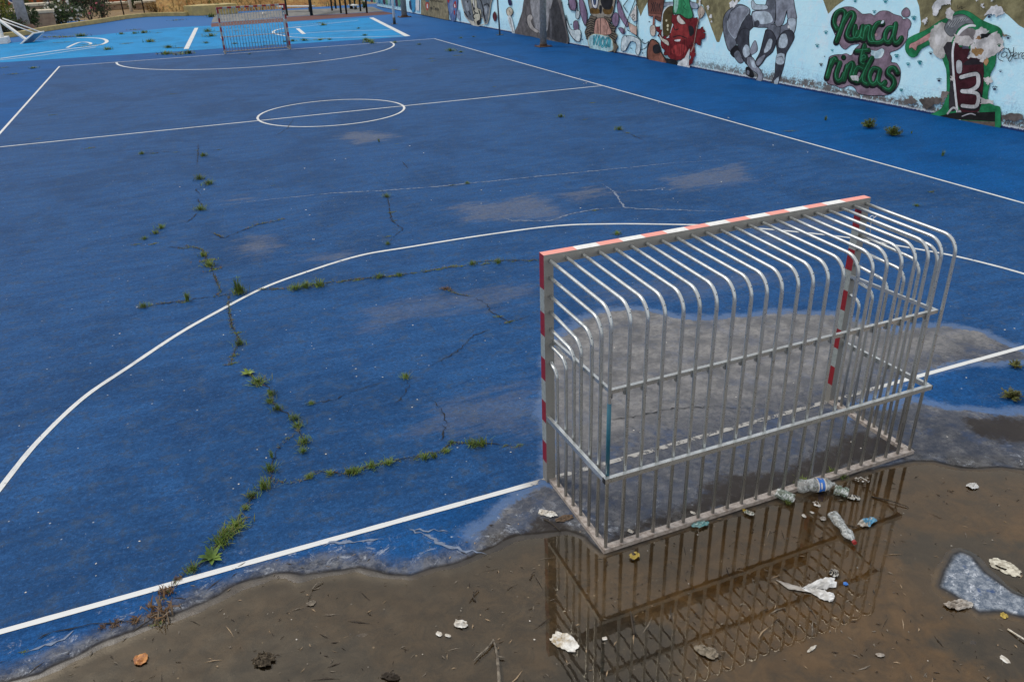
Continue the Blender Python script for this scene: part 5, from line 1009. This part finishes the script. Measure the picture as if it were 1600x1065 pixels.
for i,(x,y) in enumerate([(8,52),(48,45),(86,40),(124,35.5),(160,30),(194,25),(226,21.5),(264,20.5),(287,20.5),(309,18),(327,16),(352,15)]):
    p=G(x,y)-o.location; b=MB(); b.tube([p,p+Vector((0,0,2.4))],.055,8); b.build('post',MFN,o)
pp=[G(*q)-o.location for q in [(8,52),(48,45),(86,40),(124,35.5),(160,30),(194,25),(226,21.5),(264,20.5),(287,20.5)]]
b=MB(); b.tube([p+Vector((0,0,2.4)) for p in pp],.03,6); b.build('top_rail',MFN,o)
def lamp2():
    g=G(42,51); o=empty('lamp_post',g,'pale tapered lamp post behind the folded hoop at the far left','lamp post'); b=MB(); b.tube([(0,0,.3),(0,0,4),(0,0,8)],.34,16,rs=[.36,.30,.18]); b.build('pole',simple('pale_concrete',(.42,.41,.40),.8,scale=4),o)
    b=MB(); b.tube([(0,0,0),(0,0,.5)],.5,12,rs=[.75,.5]); b.build('base',simple('brown_base',(.17,.10,.07),.95),o); b=MB(); b.tube([(0,0,8),(-1.3,0,8.3)],.06,8); b.box((-1.9,-.2,8.22),(-1.2,.2,8.4)); b.build('lamp_head',MDK,o)
lamp2()
g=G(27.5,29); o=empty('round_sign',g,'small round blue and white traffic sign on a thin post at the far left','sign'); b=MB(); b.tube([(0,0,0),(0,0,2.0)],.06,8); b.build('pole',MWP,o)
dz=(Vector(CAM)-g); dz.z=0; dz.normalize(); sc_=Vector((-dz.y,dz.x,0)); zc=Vector((0,0,1.58))
def disc(r,off,mat,nm):
    b=MB(); b.add([zc+dz*off+sc_*r*math.cos(a_)+Vector((0,0,r*math.sin(a_))) for a_ in [2*math.pi*k/24 for k in range(24)]]+[zc+dz*(off-.03)+sc_*r*math.cos(a_)+Vector((0,0,r*math.sin(a_))) for a_ in [2*math.pi*k/24 for k in range(24)]],[tuple(range(24))]+[(k,(k+1)%24,24+(k+1)%24,24+k) for k in range(24)]); return b.build(nm,mat,o)
disc(.36,.10,MWP,'sign_face'); disc(.28,.104,simple('sign_blue',(.02,.07,.26),.4),'blue_disc'); disc(.10,.108,MWP,'white_symbol')
for x,y,r_,lb in ((206,18.5,.14,'thick white post behind the yellow kerb wall'),(191.5,11.5,.09,'thin white post behind and left of the thick white one')):
    g=G(x,y); b=MB(); b.tube([(0,0,0),(0,0,2.6)],r_,12); ob=b.build('white_post',MWP,label=lb,cat='post'); ob.location=g
# stone blocks
MSST=simple('sandstone',(.34,.25,.17),.9,scale=2.5,c2=(.24,.16,.11),bump=.3); MCAPS=simple('pale_cap',(.60,.53,.40),.85,scale=3)
def block(x,y,w,d,h,label,rz=0):
    o=empty('stone_wall',G(x,y),label,'low wall',rz=rz); b=MB(); b.box((-w/2,0,0),(w/2,d,h)); b.build('wall',MSST,o,bevel=.04); b=MB(); b.box((-w/2-.08,-.08,h+.003),(w/2+.08,d+.08,h+.22)); b.build('coping',MCAPS,o,bevel=.05)
block(67,45,1.9,1.5,1.0,'short sandstone wall with a pale coping left of the white-flowered bush',.25); block(74,40,1.8,1.2,1.35,'taller sandstone wall step behind the short one left of the bush',.25)
block(174,16,3.2,1.2,.45,'low sandstone wall with pale coping behind the dark red bush',.2); block(247,13.5,3.8,1.5,.5,'sandstone wall with pale coping behind the round dry bush',.1)
# shrubs and trees
def foliage(b,c,rx,ry,rz_,n,s_,rnd,mi=lambda r:0):
    cl=[Vector((rnd.gauss(0,.45),rnd.gauss(0,.45),rnd.gauss(0,.4))) for _ in range(16)]
    for i in range(n):
        if rnd.random()<.8: q=rnd.choice(cl)+Vector((rnd.gauss(0,.2),rnd.gauss(0,.2),rnd.gauss(0,.2)))
        else: q=Vector((rnd.gauss(0,.5),rnd.gauss(0,.5),rnd.gauss(0,.5)))
        if q.length>1.15: continue
        p=Vector(c)+Vector((q.x*rx,q.y*ry,q.z*rz_)); 
        if p.z<.03: continue
        u=Vector((rnd.gauss(0,1),rnd.gauss(0,1),rnd.gauss(0,1))).normalized(); v=u.orthogonal().normalized(); z=s_*rnd.uniform(.6,1.4)
        b.add([p-u*z,p+v*z*.35,p+u*z,p-v*z*.35],[(0,1,2,3)],mi(rnd))
def shrub(x,y,wpx,hpx,mats,label,n=1500,fl=None,cat='bush',leaf=.10):
    m_=mpp(x,y); w=wpx*m_/2; h=hpx*m_; o=empty('shrub',G(x,y),label,cat); rnd=random.Random(int(x*3+y)); b=MB(); foliage(b,(0,0,h*.5),w,w*.8,h*.5,n,leaf,rnd,lambda r:int(r.random()<.3)); b.build('foliage',mats,o)
    b=MB()
    for k in range(6): a_=k*1.05; b.tube([(0,0,0),(.3*w*math.cos(a_),.3*w*math.sin(a_),h*.4),(.5*w*math.cos(a_),.5*w*math.sin(a_),h*.7)],.03,5)
    b.build('stem',MTWIG,o)
    if fl:
        b=MB()
        for k in range(fl[1]):
            q=Vector((rnd.gauss(0,1),rnd.gauss(0,1)-.5,rnd.gauss(0,1))).normalized()*rnd.uniform(.75,1.0); p=Vector((q.x*w,q.y*w*.8,h*.5+q.z*h*.45)); s_=fl[2]
            for j in range(4): u=Vector((rnd.gauss(0,1),rnd.gauss(0,1),rnd.gauss(0,1))).normalized(); v=u.orthogonal().normalized(); b.add([p-u*s_,p+v*s_,p+u*s_,p-v*s_],[(0,1,2,3)])
        b.build('blossom',fl[0],o,kind='stuff')
DG=leafmat('leaf_dark',(.010,.022,.008),(.030,.055,.015)); MGn=leafmat('leaf_mid',(.025,.055,.012),(.07,.12,.025)); YG=leafmat('leaf_yellow',(.09,.10,.012),(.22,.22,.03)); RDk=leafmat('leaf_maroon',(.015,.010,.008),(.045,.020,.015)); DRY=leafmat('leaf_dry',(.20,.12,.04),(.36,.24,.09))
MFW=simple('white_blossom',(.78,.76,.70),.6); MFP=simple('pink_blossom',(.45,.10,.13),.6)
shrub(101,40,52,32,[DG,MGn],'dark green bush covered in white blossoms behind the yellow kerb wall',2200,(MFW,46,.10))
shrub(142,34,64,48,[DG,RDk],'large dark bush with a few dark pink blossoms right of the white-flowered one',3000,(MFP,16,.11)); shrub(163,28,24,36,[RDk,DG],'narrow maroon bush right of the large dark bush',1000)
shrub(3,48,34,50,[YG,MGn],'yellow-green bush at the far left edge',1800); shrub(24,42,28,24,[MGn,DG],'mid green bush between the yellow-green bush and the lamp post',900); shrub(50,48,24,28,[DG,DG],'dark bush behind the lamp post',1000); shrub(15,55,46,22,[DG,RDk],'low dark hedge bush behind the folded hoop',1400)
shrub(60,30,26,18,[MGn,YG],'light green bush above the sandstone wall',700); shrub(211,15,20,20,[DG,MGn],'dark green bush behind the thick white post',700); shrub(244,19,34,13,[DRY,DRY],'round dry orange-brown bush behind the kerb wall',1500,leaf=.07); shrub(300,19,20,9,[MGy,DRY],'low olive bush behind the taller yellow wall',500); shrub(322,14,26,8,[DRY,MGy],'dry low bush right behind the planter wall',500)
shrub(88,12,30,20,[DG,MGn],'dark bush below the terracotta house',700); shrub(343,22,16,14,[MGy,DRY],'olive bush beside the far goal left post',500); shrub(570,13,7,9,[DG,MGn],'small dark bush near the end of the mural wall',200); shrub(40,22,24,22,[MGn,DG],'green bush right of the round sign',700); shrub(120,12,34,24,[DG,RDk],'dark background bush left of the second house column',900)
def tree(x,y,h,lean,label,r=.16):
    o=empty('tree',G(x,y),label,'tree'); rnd=random.Random(int(x)); b=MB(); top=Vector((lean,0,h)); b.tube([(0,0,0),(lean*.3+.1,0,h*.35),(lean*.7,0,h*.7),top],r,9,rs=[r,r*.85,r*.6,r*.35])
    for k in range(6): a_=k*1.05; st=Vector((lean*.7,0,h*.65)); b.tube([st,st+Vector((math.cos(a_)*1.1,math.sin(a_)*1.1,h*.2)),st+Vector((math.cos(a_)*1.9,math.sin(a_)*1.9,h*.34))],r*.3,6,rs=[r*.4,r*.25,r*.1])
    b.build('trunk',simple('bark',(.10,.08,.065),.95,scale=8),o); b=MB(); foliage(b,(lean,0,h+.8),2.6,2.6,1.7,2600,.17,rnd,lambda q:int(q.random()<.3)); b.build('crown',[DG,MGn],o)
tree(74,22,4.6,.3,'tree with a forked grey trunk left of the white-flowered bush',.2); tree(43,20,5,-.3,'dark-trunked tree right of the pale lamp post',.14); tree(84,26,4.8,.2,'slim dark-trunked tree behind the white-flowered bush',.12); tree(57,16,4.4,.1,'pale-trunked tree between the lamp post and the forked tree',.15); tree(12,14,5,.2,'tree standing behind the yellow-green bush',.16)
# terracotta house, pale paving, dry bank
MTER=simple('terracotta_render',(.42,.10,.035),.9,scale=1.2); MCRM=simple('cream_render',(.52,.42,.28),.9,scale=1.5)
o=empty('house',G(125,6),'terracotta and cream house behind the bushes at the top left','house',rz=-.1)
b=MB(); b.box((-14,0,0),(9,8,4.6)); b.build('wall',MTER,o); 
for k,x in enumerate((-11,-6.5,-2.2,2.5,7)):
    b=MB(); b.box((x-.5,-.16,0),(x+.5,-.003,4.4)); b.build('pillar',MCRM,o)
for x in (-8.8,-4.2,.2,4.8):
    b=MB(); b.box((x-.7,-.05,1.0),(x+.7,-.004,2.6)); b.build('window',simple('dark_glass',(.02,.025,.03),.15),o)
b=MB(); b.box((-14.3,-.4,4.603),(9.3,8.3,4.9)); b.build('roof',MCRM,o)
sheet('pale_path',[(-60,30),(60,24),(160,14),(215,7),(290,1.5),(330,1),(330,-6),(200,-6),(60,4),(-60,12)],simple('pale_path_gravel',(.42,.37,.28),.95,scale=.8,c2=(.26,.18,.10)),.012)
def bank():
    n=70;m=26; x0,x1,y0,y1=-4.5,12.6,71.5,88; xs_=np.linspace(x0,x1,n); ys_=np.linspace(y0,y1,m); XX_,YY_=np.meshgrid(xs_,ys_); t_=np.clip((YY_-y0)/7,0,1); z=t_**.8*3.4+(fbm(XX_+30,YY_,.8,5,9)-.5)*1.0*np.clip(t_*3,0,1)-.02
    b=MB(); b.add([tuple(v) for v in np.column_stack([XX_.ravel(),YY_.ravel(),z.ravel()])],[(j*n+i,j*n+i+1,(j+1)*n+i+1,(j+1)*n+i) for j in range(m-1) for i in range(n-1)],0,True)
    t=T('dry_earth',.95); P=t.pos(); n1=t.noise(P,.9,7,.75); n2=t.noise(t.sc(P,1,1,.5),3.5,6,.8); c=t.mix(t.ss(n1,.35,.65),(.30,.13,.035),(.48,.30,.10)); c=t.mix(t.mul(t.ss(n2,.5,.62),.75),c,(.12,.085,.035)); c=t.mix(t.ss(t.noise(P,2.1,5,.8),.62,.7),c,(.52,.40,.20)); t.col(c); t.bump(n2,.8,.2)
    b.build('dry_bank',t.mat,kind='structure')
    b=MB(); r=random.Random(3)
    for k in range(2600):
        x=r.uniform(x0,x1); y=r.uniform(y0-.5,y0+8); tt=max(0,min(1,(y-y0)/7)); zz=tt**.8*3.4-.1
        if vnoise(np.array([x]),np.array([y]),.5,4)[0]<.45: continue
        blade(b,(x,y,zz),r.uniform(0,6.28),r.uniform(.3,.8),r.uniform(.1,.8),.06,int(r.random()<.3),.4)
    b.build('dry_grass',[DRY,MGy],label='dry ochre grass covering the bank behind the far goal',cat='grass',kind='stuff')
bank()
# climbing frame on the rubber paving
g=G(487,24.5); o=empty('climbing_frame',g,'dark steel climbing frame on the reddish paving behind the light blue court','climbing frame'); MDG=simple('dark_green_steel',(.014,.022,.022),.5)
posts=[(449,25),(487,24.5),(519,17),(525,14),(533,21),(541.5,22.5),(563.5,18),(573.5,20.5),(548,14.5),(555,14)]
for i,(x,y) in enumerate(posts):
    p=G(x,y)-g; b=MB(); b.tube([p,p+Vector((0,0,2.7))],.12 if i==1 else .075,10); b.build('post',MDG,o)
def beam(i,j,z,r=.05,mat=None,w=None):
    a_,c_=[G(*posts[k])-g+Vector((0,0,z)) for k in (i,j)]; b=MB(); b.tube([a_,c_],r,8) if not w else b.bar(a_,c_,w,.10); b.build('beam',mat or MDG,o)
for i,j in ((0,1),(1,2),(2,3),(4,5),(5,7),(6,7),(3,8),(8,9),(9,6),(1,4),(4,6)): beam(i,j,2.68,.05+.001*i)
beam(1,2,1.30,mat=simple('beige_board',(.50,.42,.27),.8),w=.8)
def bench(x1,y1,x2,y2,h,label,mat=MWP):
    a_,c_=G(x1,y1),G(x2,y2); o=empty('bench',a_,label,'bench'); d=c_-a_; b=MB(); b.bar((0,0,h),d+Vector((0,0,h)),.45,.09); b.build('seat',mat,o)
    for k in (.12,.88): b=MB(); p=d*k; b.bar(p,p+Vector((0,0,h-.046)),.3,.14,up=(1,0,0)); b.build('leg',MDG,o)
bench(436,19,491,18.5,.42,'long pale bench below the dry bank right of the far goal'); bench(549,13.8,557,15.2,.3,'short pale bench among the climbing frame posts')


# bits of straw, leaf and bark drifting in the mud
random.seed(123); b=MB(); cnt=0
while cnt<620:
    x=random.uniform(-40,1640); y=random.uniform(740,1090); q=G(x,y); d=float(sdf(np.array([q.x]),np.array([q.y]),MUD)[0])
    if d<-.25 or (d<.15 and random.random()<.25): continue
    if vnoise(np.array([q.x]),np.array([q.y]),1.6,44)[0]<.35 and d>.12: continue
    cnt+=1; z=(-.0068 if d>.12 else .003); a_=random.uniform(0,6.28); L=random.uniform(.006,.03) if random.random()<.9 else random.uniform(.04,.10); w=random.uniform(.0015,.006)
    u=Vector((math.cos(a_),math.sin(a_),0)); v=Vector((-u.y,u.x,0)); k=random.uniform(-.25,.25)
    b.add([q+u*(-L)+Vector((0,0,z)),q-v*w+Vector((0,0,z+.002)),q+u*L+v*k*L+Vector((0,0,z)),q+v*w+Vector((0,0,z+.003))],[(0,1,2,3)],random.choice([0,0,0,1,1,2]))
b.build('mud_debris',[MDT,MTWIG,simple('leaf_bit',(.28,.20,.12),.8)],label='fine straw and leaf bits scattered over the brown mud and puddle',cat='debris',kind='stuff')
